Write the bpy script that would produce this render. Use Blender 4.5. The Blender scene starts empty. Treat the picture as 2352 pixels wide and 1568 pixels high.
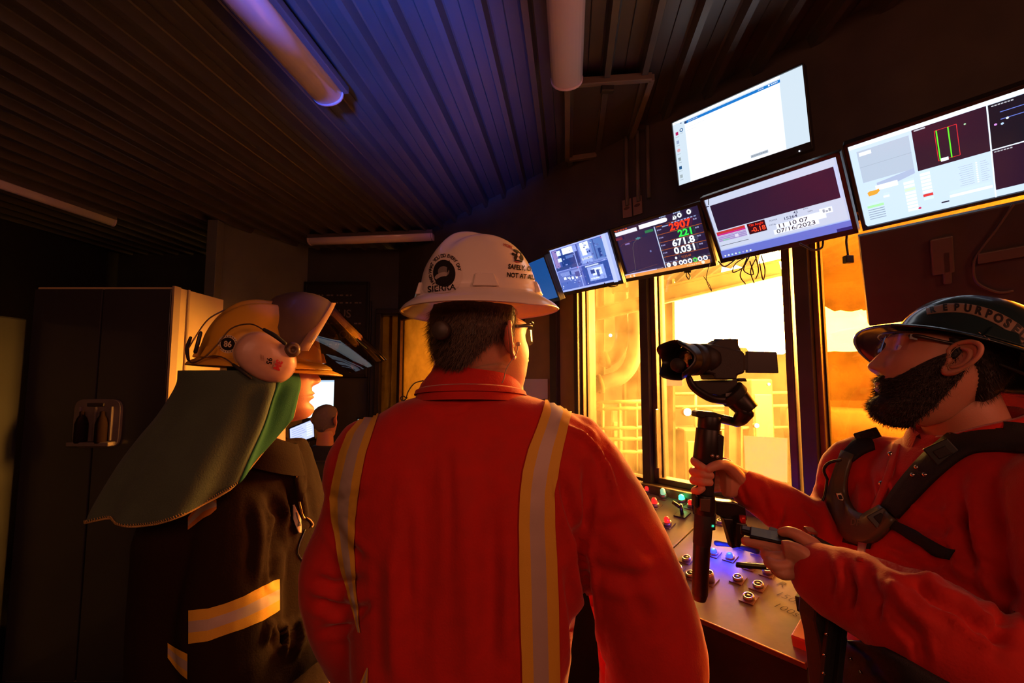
import bpy, bmesh, math, random
import numpy as np
from mathutils import Vector, Matrix, noise
from mathutils.bvhtree import BVHTree
random.seed(7)
C = bpy.context.scene.collection
F = 1045.0                      # 16 mm lens on 36 mm, in pixels of the 2352 frame
TH = math.radians(4.6)
CAM = Vector((0, 0, 1.58))
V = Vector
UP = V((0, 0, 1))

# ---------------------------------------------------------------- camera
cd = bpy.data.cameras.new('camera'); cam = bpy.data.objects.new('camera', cd); C.objects.link(cam)
cd.sensor_width = 36; cd.lens = 16.0; cd.clip_start = 0.02
cam.location = CAM; cam.rotation_euler = (math.pi/2 + TH, 0, 0)
bpy.context.scene.camera = cam

def ray(px, py):
    a, b = px-1176, 784-py
    return V((a, F*math.cos(TH) - b*math.sin(TH), F*math.sin(TH) + b*math.cos(TH)))
def J(px, py, Y):               # world point seen at (px,py) lying at distance Y in front
    d = ray(px, py); return CAM + d*(Y/d.y)
def onz(px, py, z):
    d = ray(px, py); return CAM + d*((z-CAM.z)/d.z)
def onplane(px, py, n, D):
    d = ray(px, py); return CAM + d*((D - n.dot(CAM))/n.dot(d))
def proj(p):
    q = p-CAM; y = q.y*math.cos(TH) + q.z*math.sin(TH); z = -q.y*math.sin(TH) + q.z*math.cos(TH)
    return 1176+F*q.x/y, 784-F*z/y
def lerp(a, b, t): return a+(b-a)*t
def interp(tab, x):             # tab [(x, v...)] sorted -> list of values
    if x <= tab[0][0]: return tab[0][1:]
    for p, q in zip(tab, tab[1:]):
        if x <= q[0]:
            t = (x-p[0])/(q[0]-p[0]) if q[0] > p[0] else 0
            return tuple(lerp(a, b, t) for a, b in zip(p[1:], q[1:]))
    return tab[-1][1:]
def sint(tab, x):               # smooth (monotone hermite) scalar interpolation
    xs = [t[0] for t in tab]; ys = [t[1] for t in tab]
    if x <= xs[0]: return ys[0]
    if x >= xs[-1]: return ys[-1]
    for i in range(len(xs)-1):
        if x <= xs[i+1]:
            h = xs[i+1]-xs[i]; t = (x-xs[i])/h
            m0 = (ys[i+1]-ys[i-1])/(xs[i+1]-xs[i-1])*h if i > 0 else (ys[i+1]-ys[i])
            m1 = (ys[i+2]-ys[i])/(xs[i+2]-xs[i])*h if i+2 < len(xs) else (ys[i+1]-ys[i])
            return ((2*t**3-3*t*t+1)*ys[i] + (t**3-2*t*t+t)*m0 + (-2*t**3+3*t*t)*ys[i+1] + (t**3-t*t)*m1)
def sm(a, b, x):
    t = max(0, min(1, (x-a)/(b-a))); return t*t*(3-2*t)
def gs(x, s): return math.exp(-x*x/(2*s*s))

# ---------------------------------------------------------------- materials
MATS = {}
def mat(name, col, rough=.6, metal=0, emit=None, estr=0, bump=0, bscale=200, var=0, vscale=6, col2=None,
        sss=0, sheen=0, alpha=1, trans=0, spec=.5, coat=0, aniso=None):
    if name in MATS: return MATS[name]
    m = bpy.data.materials.new(name); m.use_nodes = True
    nt = m.node_tree; b = nt.nodes['Principled BSDF']; L = nt.links.new
    b.inputs['Base Color'].default_value = (*col, 1); b.inputs['Roughness'].default_value = rough
    b.inputs['Metallic'].default_value = metal; b.inputs['Specular IOR Level'].default_value = spec
    if coat: b.inputs['Coat Weight'].default_value = coat; b.inputs['Coat Roughness'].default_value = .08
    if sss:
        b.inputs['Subsurface Weight'].default_value = sss; b.inputs['Subsurface Radius'].default_value = (1, .25, .12)
        b.inputs['Subsurface Scale'].default_value = .012
    if sheen: b.inputs['Sheen Weight'].default_value = sheen; b.inputs['Sheen Roughness'].default_value = .4
    if emit is not None:
        b.inputs['Emission Color'].default_value = (*emit, 1); b.inputs['Emission Strength'].default_value = estr
    if trans: b.inputs['Transmission Weight'].default_value = trans
    if alpha < 1: b.inputs['Alpha'].default_value = alpha
    tc = nt.nodes.new('ShaderNodeTexCoord')
    if var or col2:
        n = nt.nodes.new('ShaderNodeTexNoise'); n.inputs['Scale'].default_value = vscale; n.inputs['Detail'].default_value = 6
        L(tc.outputs['Object'], n.inputs['Vector'])
        r = nt.nodes.new('ShaderNodeValToRGB')
        c2 = col2 if col2 else tuple(c*(1-var) for c in col)
        r.color_ramp.elements[0].position = .35; r.color_ramp.elements[0].color = (*c2, 1)
        r.color_ramp.elements[1].position = .65; r.color_ramp.elements[1].color = (*col, 1)
        L(n.outputs['Fac'], r.inputs['Fac']); L(r.outputs['Color'], b.inputs['Base Color'])
        mr = nt.nodes.new('ShaderNodeMapRange'); mr.inputs['To Min'].default_value = max(0, rough-.12); mr.inputs['To Max'].default_value = min(1, rough+.12)
        L(n.outputs['Fac'], mr.inputs['Value']); L(mr.outputs['Result'], b.inputs['Roughness'])
    if bump:
        n2 = nt.nodes.new('ShaderNodeTexNoise'); n2.inputs['Scale'].default_value = bscale; n2.inputs['Detail'].default_value = 3
        L(tc.outputs['Object'], n2.inputs['Vector'])
        bp = nt.nodes.new('ShaderNodeBump'); bp.inputs['Strength'].default_value = bump; bp.inputs['Distance'].default_value = .002
        L(n2.outputs['Fac'], bp.inputs['Height']); L(bp.outputs['Normal'], b.inputs['Normal'])
    MATS[name] = m; return m

def emis(col, s=1.0):           # lit pixels of a screen
    return mat('screen_light_%02x%02x%02x_%d' % (*[int(min(1, max(0, c))*255) for c in col], int(s*10)), (.01, .01, .012), .25, emit=col, estr=s)

def glassmat(name, tint=(1, .93, .78), film=.12, gloss=.05, filmcol=(1, .85, .55), scale=3.0):
    m = bpy.data.materials.new(name); m.use_nodes = True; nt = m.node_tree; L = nt.links.new
    nt.nodes.remove(nt.nodes['Principled BSDF']); out = nt.nodes['Material Output']
    tr = nt.nodes.new('ShaderNodeBsdfTransparent'); tr.inputs[0].default_value = (*tint, 1)
    tl = nt.nodes.new('ShaderNodeBsdfTranslucent'); tl.inputs[0].default_value = (*filmcol, 1)
    gl = nt.nodes.new('ShaderNodeBsdfGlossy'); gl.inputs['Roughness'].default_value = .03
    n = nt.nodes.new('ShaderNodeTexNoise'); n.inputs['Scale'].default_value = scale; n.inputs['Detail'].default_value = 8; n.inputs['Roughness'].default_value = .65
    tc = nt.nodes.new('ShaderNodeTexCoord'); L(tc.outputs['Object'], n.inputs['Vector'])
    mr = nt.nodes.new('ShaderNodeMapRange'); mr.inputs['From Min'].default_value = .35; mr.inputs['From Max'].default_value = .75
    mr.inputs['To Min'].default_value = film*.5; mr.inputs['To Max'].default_value = film*2.0
    L(n.outputs['Fac'], mr.inputs['Value'])
    a = nt.nodes.new('ShaderNodeMixShader'); L(mr.outputs['Result'], a.inputs[0]); L(tr.outputs[0], a.inputs[1]); L(tl.outputs[0], a.inputs[2])
    b = nt.nodes.new('ShaderNodeMixShader'); b.inputs[0].default_value = gloss
    L(a.outputs[0], b.inputs[1]); L(gl.outputs[0], b.inputs[2]); L(b.outputs[0], out.inputs[0])
    MATS[name] = m; return m

# ---------------------------------------------------------------- object helpers
def link(name, me, parent=None):
    o = bpy.data.objects.new(name, me); C.objects.link(o)
    if parent is not None: o.parent = parent; o.matrix_parent_inverse = parent.matrix_world.inverted()
    return o
def tag(o, label=None, cat=None, group=None, kind=None):
    for k, v in (('label', label), ('category', cat), ('group', group), ('kind', kind)):
        if v: o[k] = v
    return o
def empty(name, loc, label=None, cat=None, group=None):
    o = bpy.data.objects.new(name, None); C.objects.link(o); o.empty_display_size = .05
    o.location = loc; o.matrix_world = Matrix.Translation(loc)
    return tag(o, label, cat, group)

class MB:                        # mesh builder with material slots
    def __init__(s): s.v = []; s.f = []; s.mi = []; s.mats = []; s.sm = []
    def slot(s, m):
        if m not in s.mats: s.mats.append(m)
        return s.mats.index(m)
    def add(s, vs, fs, m=None, smooth=False):
        k = len(s.v); s.v += [tuple(v) for v in vs]; i = s.slot(m) if m else 0
        for f in fs: s.f.append([k+a for a in f]); s.mi.append(i); s.sm.append(smooth)
        return s
    def box(s, c, sz, m=None, R=None):
        c = V(c); hx, hy, hz = [a/2 for a in sz]
        vs = [V((x*hx, y*hy, z*hz)) for x in (-1, 1) for y in (-1, 1) for z in (-1, 1)]
        if R is not None: vs = [R @ v for v in vs]
        return s.add([c+v for v in vs], [(0, 1, 3, 2), (4, 6, 7, 5), (0, 4, 5, 1), (2, 3, 7, 6), (0, 2, 6, 4), (1, 5, 7, 3)], m)
    def hexa(s, p, m=None):      # 8 corners: 4 front loop, 4 back loop
        return s.add(p, [(0, 1, 2, 3), (7, 6, 5, 4), (0, 4, 5, 1), (1, 5, 6, 2), (2, 6, 7, 3), (3, 7, 4, 0)], m)
    def prism(s, pts, off, m=None):
        n = len(pts); off = V(off); vs = [V(p) for p in pts]+[V(p)+off for p in pts]
        return s.add(vs, [list(range(n)), list(range(2*n-1, n-1, -1))]+[(i, i+n, (i+1) % n+n, (i+1) % n) for i in range(n)], m)
    def loft(s, rings, m=None, caps=True, closed=True, smooth=True):
        n = len(rings[0]); vs = [p for r in rings for p in r]; fs = []
        for i in range(len(rings)-1):
            for j in range(n if closed else n-1):
                a, b = i*n+j, i*n+(j+1) % n; fs.append((a, b, b+n, a+n))
        if caps and closed:
            fs.append(list(range(n-1, -1, -1))); fs.append([(len(rings)-1)*n+j for j in range(n)])
        return s.add(vs, fs, m, smooth)
    def cyl(s, a, b, r0, r1=None, m=None, n=20, smooth=True):
        a, b = V(a), V(b); r1 = r0 if r1 is None else r1; d = (b-a).normalized()
        x = d.orthogonal().normalized(); y = d.cross(x)
        rg = lambda c, r: [c+x*math.cos(t)*r+y*math.sin(t)*r for t in [2*math.pi*i/n for i in range(n)]]
        return s.loft([rg(a, r0), rg(b, r1)], m, smooth=smooth)
    def lathe(s, o, axis, prof, m=None, n=28):   # prof [(r, h)]
        o = V(o); d = V(axis).normalized(); x = d.orthogonal().normalized(); y = d.cross(x)
        return s.loft([[o+d*h+(x*math.cos(t)+y*math.sin(t))*max(r, 1e-5) for t in [2*math.pi*i/n for i in range(n)]] for r, h in prof], m)
    def tube(s, pts, rad, m=None, n=12, seg=6, sx=1, sy=1, upv=None, cap=True):
        P, R = smoothpath(pts, rad, seg)
        return s.loft(tuberings(P, R, n, sx, sy, upv, cap), m)
    def build(s, name, m=None, parent=None, bevel=0, smooth=None):
        me = bpy.data.meshes.new(name); me.from_pydata(s.v, [], s.f)
        ms = s.mats if s.mats else []
        if m is not None and not ms: ms = [m]
        for q in ms: me.materials.append(q)
        if s.mats:
            for p, i in zip(me.polygons, s.mi): p.material_index = i
        for p, q in zip(me.polygons, s.sm): p.use_smooth = q if smooth is None else smooth
        bm = bmesh.new(); bm.from_mesh(me); bmesh.ops.recalc_face_normals(bm, faces=bm.faces)
        if bevel: bmesh.ops.bevel(bm, geom=[e for e in bm.edges if e.is_manifold and e.calc_face_angle(0) > .6], offset=bevel, segments=2, affect='EDGES', profile=.5)
        bm.to_mesh(me); bm.free(); me.update()
        return link(name, me, parent)

def smoothpath(pts, rad, seg=6):
    pts = [V(p) for p in pts]; rad = list(rad) if hasattr(rad, '__len__') else [rad]*len(pts)
    P, R = [], []
    for i in range(len(pts)-1):
        p0 = pts[max(i-1, 0)]; p1 = pts[i]; p2 = pts[i+1]; p3 = pts[min(i+2, len(pts)-1)]
        for k in range(seg):
            t = k/seg
            P.append(.5*((2*p1)+(p2-p0)*t+(2*p0-5*p1+4*p2-p3)*t*t+(3*p1-p0-3*p2+p3)*t**3)); R.append(lerp(rad[i], rad[i+1], t*t*(3-2*t)))
    P.append(pts[-1]); R.append(rad[-1])
    return P, R
def tuberings(P, R, n=12, sx=1, sy=1, upv=None, cap=True):
    T = [(P[min(i+1, len(P)-1)]-P[max(i-1, 0)]).normalized() for i in range(len(P))]
    x = (upv.cross(T[0]) if upv is not None else T[0].orthogonal()).normalized()
    rings = []
    def rg(c, t, x, r):
        y = t.cross(x).normalized()
        return [c+(x*math.cos(a)*sx+y*math.sin(a)*sy)*r for a in [2*math.pi*i/n for i in range(n)]]
    for i in range(len(P)):
        t = T[i]; x = (x-t*x.dot(t)).normalized()
        if i == 0 and cap:
            for k in (1.35, 1.0, .6): rings.append(rg(P[0]-t*R[0]*math.sin(k)*.9, t, x, R[0]*math.cos(k)))
        rings.append(rg(P[i], t, x, R[i]))
        if i == len(P)-1 and cap:
            for k in (.6, 1.0, 1.35): rings.append(rg(P[i]+t*R[i]*math.sin(k)*.9, t, x, R[i]*math.cos(k)))
    return rings
def sring(c, ax, ay, n=32, p=2.3):
    out = []
    for i in range(n):
        a = 2*math.pi*i/n; ca, sa = math.cos(a), math.sin(a)
        out.append(c+ax*(math.copysign(abs(ca)**(2/p), ca))+ay*(math.copysign(abs(sa)**(2/p), sa)))
    return out
def fuse(mb, voxel, smooth=6, fac=.5):          # one continuous skin from overlapping closed pieces
    me = bpy.data.meshes.new('tmp'); me.from_pydata(mb.v, [], mb.f)
    bm = bmesh.new(); bm.from_mesh(me); bmesh.ops.recalc_face_normals(bm, faces=bm.faces); bm.to_mesh(me); bm.free()
    o = link('tmp', me); r = o.modifiers.new('r', 'REMESH'); r.mode = 'VOXEL'; r.voxel_size = voxel; r.use_smooth_shade = True
    if smooth: s = o.modifiers.new('s', 'SMOOTH'); s.iterations = smooth; s.factor = fac
    dg = bpy.context.evaluated_depsgraph_get(); ev = o.evaluated_get(dg)
    out = bpy.data.meshes.new_from_object(ev, depsgraph=dg)
    bpy.data.objects.remove(o); bpy.data.meshes.remove(me)
    return out
def deform(me, fn):
    ns = [v.normal.copy() for v in me.vertices]
    for v, n in zip(me.vertices, ns): v.co = fn(v.co.copy(), n)
    me.update()
def meshobj(name, me, m, parent=None, smooth=True):
    me.materials.clear(); me.materials.append(m)
    for p in me.polygons: p.use_smooth = smooth
    me.name = name
    return link(name, me, parent)
def bvh_of(me):
    me.calc_loop_triangles()
    return BVHTree.FromPolygons([v.co.copy() for v in me.vertices], [tuple(t.vertices) for t in me.loop_triangles])
def bvh_obj(*obs):
    vs, fs = [], []
    for o in obs:
        k = len(vs); vs += [o.matrix_world @ v.co for v in o.data.vertices]
        fs += [[k+i for i in p.vertices] for p in o.data.polygons]
    return BVHTree.FromPolygons(vs, fs)
def hit(bvh, px, py, off=.002):
    d = ray(px, py).normalized(); p, n, i, t = bvh.ray_cast(CAM, d)
    if p is None: return None
    if n.dot(d) > 0: n = -n
    return p+n*off
def strip(bvh, rows, m3, cuts=(0, .3, .7, 1), off=.004, nr=110, name='reflective_stripe', parent=None, horiz=False, thick=.0012):
    """A tape sewn on a garment: rows = [(y, xl, xr)] seen outline; lies on the cloth it is cast on."""
    mb = MB(); cols = []
    for a, b in zip(cuts, cuts[1:]): cols += [lerp(a, b, k/8) for k in range(8)]
    cols.append(cuts[-1]); grid = []
    for i in range(nr+1):
        t = lerp(rows[0][0], rows[-1][0], i/nr); a, b = interp(rows, t); r = []
        for c in cols:
            q = lerp(a, b, c)
            d = ray(t, q).normalized() if horiz else ray(q, t).normalized(); p, n, _, _ = bvh.ray_cast(CAM, d)
            if p is not None and n.dot(d) > 0: n = -n
            r.append(None if p is None else (p, n))
        grid.append(r)
    for _ in range(5):                       # blur the lay of the tape so that it lies flat on the cloth
        new = []
        for i, row in enumerate(grid):
            nr_ = []
            for k, g in enumerate(row):
                if g is None: nr_.append(None); continue
                nb = [grid[a][b] for a, b in ((i-1, k), (i+1, k), (i, k-1), (i, k+1)) if 0 <= a < len(grid) and 0 <= b < len(row) and grid[a][b] is not None and (grid[a][b][0]-g[0]).length < .03]
                n = g[1]*1.0
                for b in nb: n = n+b[1]
                nr_.append((g[0], n.normalized()))
            new.append(nr_)
        grid = new
    grid = [[None if g is None else g[0]+g[1]*off for g in row] for row in grid]
    for k in range(len(cols)-1):
        mi = m3[min(k//8, len(m3)-1)]
        for i in range(nr):
            q = (grid[i][k], grid[i][k+1], grid[i+1][k+1], grid[i+1][k])
            if any(p is None for p in q) or max((q[a]-q[(a+1) % 4]).length for a in range(4)) > .06: continue
            mb.add(q, [(0, 1, 2, 3)], mi, True)
    o = mb.build(name, parent=parent)
    bm = bmesh.new(); bm.from_mesh(o.data); bmesh.ops.remove_doubles(bm, verts=bm.verts, dist=1e-5); bmesh.ops.recalc_face_normals(bm, faces=bm.faces)
    bm.normal_update()
    if sum(f.normal.dot(f.calc_center_median()-CAM) for f in bm.faces) > 0: bmesh.ops.reverse_faces(bm, faces=bm.faces)
    bm.to_mesh(o.data); bm.free()
    return o
_tc = {}
def textmesh(s, size=1, bold=0.0, space=1.0):     # 2D glyph mesh centred at 0
    k = (s, bold, space)
    if k not in _tc:
        cu = bpy.data.curves.new('t', 'FONT'); cu.body = s; cu.size = 1; cu.align_x = 'CENTER'; cu.align_y = 'CENTER'
        cu.offset = bold; cu.space_character = space; cu.resolution_u = 3
        o = link('t', cu); dg = bpy.context.evaluated_depsgraph_get(); me = bpy.data.meshes.new_from_object(o.evaluated_get(dg), depsgraph=dg)
        bm = bmesh.new(); bm.from_mesh(me); bmesh.ops.triangulate(bm, faces=bm.faces)
        _tc[k] = ([v.co.copy() for v in bm.verts], [[v.index for v in f.verts] for f in bm.faces]); bm.free()
        bpy.data.objects.remove(o); bpy.data.curves.remove(cu); bpy.data.meshes.remove(me)
    vs, fs = _tc[k]
    return [(v.x*size, v.y*size) for v in vs], fs
def decal(bvh, cx, cy, ang, size, s, m, mb, off=.001, bold=.02, sx=1, shear=0, arc=None):
    """Lettering printed on a curved shell: cx,cy centre; laid on the shell's surface."""
    vs, fs = textmesh(s, size, bold); ca, sa = math.cos(ang), math.sin(ang); P = []
    if size > 8:                                     # finer facets so the print follows the shell
        bm = bmesh.new(); bv_ = [bm.verts.new((x, y, 0)) for x, y in vs]
        for f in fs:
            try: bm.faces.new([bv_[i] for i in f])
            except ValueError: pass
        for _ in range(3):
            es = [e for e in bm.edges if e.calc_length() > size*.22]
            if not es: break
            bmesh.ops.subdivide_edges(bm, edges=es, cuts=1); bmesh.ops.triangulate(bm, faces=[f for f in bm.faces if len(f.verts) > 3])
        bm.verts.ensure_lookup_table(); bm.verts.index_update(); vs = [(v.co.x, v.co.y) for v in bm.verts]; fs = [[v.index for v in f.verts] for f in bm.faces]; bm.free()
    for x, y in vs:
        x *= sx
        if arc: # arc radius: text follows a circle
            t = x/arc; rr = arc+y; X, Y_ = rr*math.sin(t), rr*math.cos(t)-arc
        else: X, Y_ = x, y
        X += shear*Y_
        p = hit(bvh, cx+X*ca-Y_*sa*-1*-1, cy-(X*-sa*-1*-1+Y_*ca), off) if False else hit(bvh, cx+X*ca+Y_*sa, cy+X*sa-Y_*ca, off)
        P.append(p)
    good = [f for f in fs if all(P[i] is not None for i in f)]
    if good:
        use = sorted({i for f in good for i in f}); ix = {a: b for b, a in enumerate(use)}
        mb.add([P[i] for i in use], [[ix[i] for i in f] for f in good], m)
def disc_decal(bvh, cx, cy, rx, ry, ang, m, mb, off=.0008, n=28, r0=0):
    ca, sa = math.cos(ang), math.sin(ang); ok = True; P = []
    for k in range(11):
        r = lerp(r0, 1, k/10)
        for i in range(n):
            a = 2*math.pi*i/n; X, Y_ = rx*r*math.cos(a), ry*r*math.sin(a)
            P.append(hit(bvh, cx+X*ca-Y_*sa, cy+X*sa+Y_*ca, off))
    fs = [(k*n+i, k*n+(i+1) % n, (k+1)*n+(i+1) % n, (k+1)*n+i) for k in range(10) for i in range(n)]
    fs = [f for f in fs if all(P[i] is not None for i in f)]
    P = [p if p is not None else V((0, 0, 0)) for p in P]
    mb.add(P, fs, m, True)

# common materials
M_red = mat('red_coverall_cloth', (.58, .012, .005), .85, bump=.3, bscale=260, var=.12, vscale=30, sheen=.25)
M_tapey = mat('yellow_tape', (.75, .42, .04), .7, bump=.3, bscale=900)
M_tapes = mat('silver_tape', (.55, .42, .36), .5, metal=.15, bump=.2, bscale=1500)
M_black = mat('black_plastic', (.012, .012, .013), .4)
M_blackr = mat('black_rubber', (.014, .013, .013), .7, bump=.2)
M_dark = mat('dark_steel', (.045, .042, .04), .5, metal=.6, var=.3)
M_skin = mat('skin', (.60, .26, .16), .5, sss=.45, bump=.15, bscale=350)
M_chrome = mat('chrome', (.7, .68, .66), .2, metal=1)
# ================================================================ ROOM
WN = V((.774, .633, 0)); WU = V((-.633, .774, 0)); WD = 2.1      # the control window wall
def W(s, z, off=0): return WN*(WD+off)+WU*s+UP*z
def wS(px, py=900):
    p = onplane(px, py, WN, WD); return p.dot(WU)
def wZ(px, py): return onplane(px, py, WN, WD).z
CEIL = 2.95
M_wall = mat('painted_steel_wall', (.055, .06, .055), .55, var=.25, vscale=3, bump=.1, bscale=60)
M_wallw = mat('window_wall_paint', (.075, .062, .052), .6, var=.3, vscale=4)
M_ceil = mat('ceiling_deck_paint', (.085, .08, .08), .42, var=.2, vscale=2, bump=.08, bscale=90)
M_floor = mat('floor_plate', (.035, .032, .03), .5, var=.4, vscale=2, bump=.2, bscale=40)
M_frame = mat('window_frame_metal', (.16, .10, .07), .45, metal=.5, var=.35, vscale=12)
M_post = mat('dark_post_paint', (.05, .035, .025), .5, var=.3, vscale=10)

def wbox(s0, s1, z0, z1, o0, o1, m=None, mb=None):
    mb = mb or MB()
    mb.hexa([W(s0, z0, o0), W(s1, z0, o0), W(s1, z1, o0), W(s0, z1, o0), W(s0, z0, o1), W(s1, z0, o1), W(s1, z1, o1), W(s0, z1, o1)], m)
    return mb

# floor
mb = MB(); mb.box((-1.2, 1.2, -.03), (8.6, 9, .06)); o = mb.build('floor', M_floor); tag(o, kind='structure')
# ribbed steel ceiling deck (ribs run away from the camera)
RD = V((math.sin(math.radians(7.3)), math.cos(math.radians(7.3)), 0)); RX = V((RD.y, -RD.x, 0))
mb = MB(); pitch = .168; prof = []
k0, k1 = -32, 20
for k in range(k0, k1):
    x = k*pitch
    prof += [(x, 0), (x+.026, 0), (x+.036, .050), (x+.042, .055), (x+.092, .055), (x+.095, .050), (x+.098, .055), (x+.150, .055), (x+.158, .048)]
prof.append((k1*pitch, 0))
a = [RX*x+RD*-3.2+UP*(CEIL+z-.0) for x, z in prof]; b = [RX*x+RD*7.2+UP*(CEIL+z) for x, z in prof]
mb.loft([a, b], caps=False, closed=False, smooth=False)
mb.box((0, 1.5, CEIL+.11), (11, 11, .06))
o = mb.build('ceiling', M_ceil); tag(o, kind='structure')

FARY = 4.8
SA = V((-2.60, 4.0, 0)); SB = V((-2.19, FARY, 0))
def wallseg(name, a, b, z0, z1, th, m):
    a, b = V(a), V(b); d = (b-a).normalized(); n = V((d.y, -d.x, 0))*-th
    mb = MB(); mb.hexa([a+UP*z0, b+UP*z0, b+UP*z1, a+UP*z1, a+n+UP*z0, b+n+UP*z0, b+n+UP*z1, a+n+UP*z1])
    o = mb.build(name, m); return tag(o, kind='structure')
M_wallg = mat('pale_green_wall', (.16, .18, .16), .5, var=.2, vscale=3)
# short side wall + far wall with an opening for the glazed door
wallseg('wall_alcove', SA, SB, 0, CEIL+.056, .08, M_wallg)
xo0 = J(876, 800, FARY).x; xo1 = J(1040, 800, FARY).x; zo = J(900, 722, FARY).z
cornx = (WD-WN.y*FARY)/WN.x
mb = MB()
mb.box(((SB.x+xo0)/2, FARY+.04, CEIL/2), (xo0-SB.x, .08, CEIL+.056)); mb.box(((xo0+xo1)/2, FARY+.04, (zo+CEIL)/2), (xo1-xo0, .08, CEIL-zo+.02))
mb.box(((xo1+cornx)/2+.1, FARY+.04, CEIL/2), (cornx-xo1+.2, .08, CEIL+.056))
o = mb.build('wall_far', M_wall); tag(o, kind='structure')
wallseg('wall_back', (3.2, -2.4, 0), (-4.6, -2.4, 0), 0, CEIL+.056, -.08, M_wall)
wallseg('wall_left', (-4.4, -2.4, 0), (-4.4, 5.2, 0), 0, CEIL+.056, .08, mat('shade_dark_wall', (.012, .012, .012), .7, var=.3))  # wall colour darkened to hold the shade of this side
wallseg('wall_recess', (-4.4, 5.0, 0), (SA.x, 5.0, 0), 0, CEIL+.056, .08, M_wall)
wallseg('wall_right', (3.1, -2.4, 0), (3.1, -.5, 0), 0, CEIL+.056, -.08, M_wall)

# glazed far door: dark frame, frosted pane lit from the hall, with an added backlight
M_frost = glassmat('frosted_glazing', (.35, .25, .1), .30, .03, (.62, .46, .22), 1.2)
mb = MB()
for x in (xo0-.02, xo1+.02): mb.box((x, FARY-.01, zo/2), (.05, .12, zo))
mb.box(((xo0+xo1)/2, FARY-.01, zo+.025), (xo1-xo0+.09, .12, .05)); mb.box((xo0-.12, FARY-.015, 1.2), (.022, .03, 2.4))
door = mb.build('door_1', M_dark, bevel=.004); tag(door, kind='structure')
mb = MB(); mb.box(((xo0+xo1)/2, FARY+.03, zo/2), (xo1-xo0, .012, zo))
for q in (.12, .62): mb.box((lerp(xo0, xo1, q), FARY+.03, zo/2), (.025, .03, zo))
mb.build('door_pane', M_frost, door)

# ---- window wall W
ZS, ZT = 1.04, 2.2
s_p1a, s_p1b = wS(1336), wS(1479, 900); s_p2a, s_p2b = wS(1513, 900), wS(1806, 850)
s_n0, s_n1 = wS(1822, 850), wS(1838, 850); s_p3a = wS(1874, 850); s_end = wS(3400, 850)
s_l0 = wS(1285); s_far = wS(1100); s_c = W(0, 0).x
sfar = (FARY-WN.y*WD)/WU.y
smin = -3.3
mb = MB()
wbox(smin, sfar, 0, ZS, 0, .12, mb=mb); wbox(smin, sfar, ZT, CEIL+.056, 0, .12, mb=mb)
wbox(wS(1205), wS(1192), ZS, ZT, 0, .12, mb=mb); wbox(sfar-.05, sfar, ZS, ZT, 0, .12, mb=mb)
wbox(smin, s_end, ZS, ZT, 0, .12, mb=mb)
o = mb.build('wall_front', M_wallw); tag(o, kind='structure')
M_tan = glassmat('fibreglass_panel', (.12, .08, .03), .8, .03, (.42, .27, .07), 2.0)
M_tan = mat('tan_wall_panel', (.36, .25, .10), .55, var=.25, vscale=5)
# trim posts between the openings
def trim(i, p0, p1, m=M_post, o0=-.03, o1=.14, z0=ZS-.01, z1=ZT+.02):
    o = wbox(p0, p1, z0, z1, o0, o1).build('trim_%d' % i, m, bevel=.004); return tag(o, kind='structure')
trim(1, wS(1270), wS(1286)); trim(2, wS(1326), wS(1335)); trim(3, s_p1b-.0, wS(1498)); trim(5, s_n1, s_p3a, o1=.03)
tp = wbox(wS(1326), wS(1204), ZS, ZT, .005, .03).build('trim_6', M_tan); tag(tp, kind='structure')
o = wbox(s_end, s_far, ZS-.07, ZS, -.07, .13).build('trim_7', M_frame, bevel=.006); tag(o, kind='structure')
o = wbox(s_end, s_far, ZT, ZT+.05, -.04, .13).build('trim_8', M_frame, bevel=.006); tag(o, kind='structure')
G1 = glassmat('hazed_window_glass', (.92, .88, .8), .028, .04, (1, .85, .6), 5)  # translucent film on the panes stands in for the fire's bloom
G2 = glassmat('clean_window_glass', (.92, .9, .84), .022, .05, (1, .85, .6), 4)
G3 = glassmat('amber_glow_glass', (.45, .34, .20), .045, .07, (1, .60, .12), 3)  # amber and dimness of the hall glow put into this pane's tint
def window(i, a, b, g, fw=.022):
    a, b = min(a, b), max(a, b)
    mb = MB(); wbox(a, a+fw, ZS, ZT, .0, .07, mb=mb); wbox(b-fw, b, ZS, ZT, .0, .07, mb=mb)
    wbox(a, b, ZS, ZS+fw, .0, .07, mb=mb); wbox(a, b, ZT-fw, ZT, .0, .07, mb=mb)
    w = mb.build('window_%d' % i, M_frame, bevel=.003); tag(w, kind='structure')
    wbox(a+fw*.6, b-fw*.6, ZS+fw*.6, ZT-fw*.6, .045, .051).build('window_pane', g, w)
    mb = MB()
    if fw > .01:
        for s_ in (a+fw, b-fw-.006): wbox(s_, s_+.006, ZS+fw, ZT-fw, .035, .06).build('window_seal', M_blackr, w)
    return w
window(5, wS(1192), sfar-.05, M_frost, .014); window(1, s_p1a, s_p1b, G1, .012); window(2, wS(1498), s_n0, G2, .028); window(3, s_n0, s_n1, G2, .004); window(4, s_p3a, s_end, G3, .02)
# sliding latch strip on the mullion
o = wbox(wS(1507), wS(1511), 1.12, 1.42, -.02, .0).build('trim_9', M_chrome, bevel=.002); tag(o, kind='structure')

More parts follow.
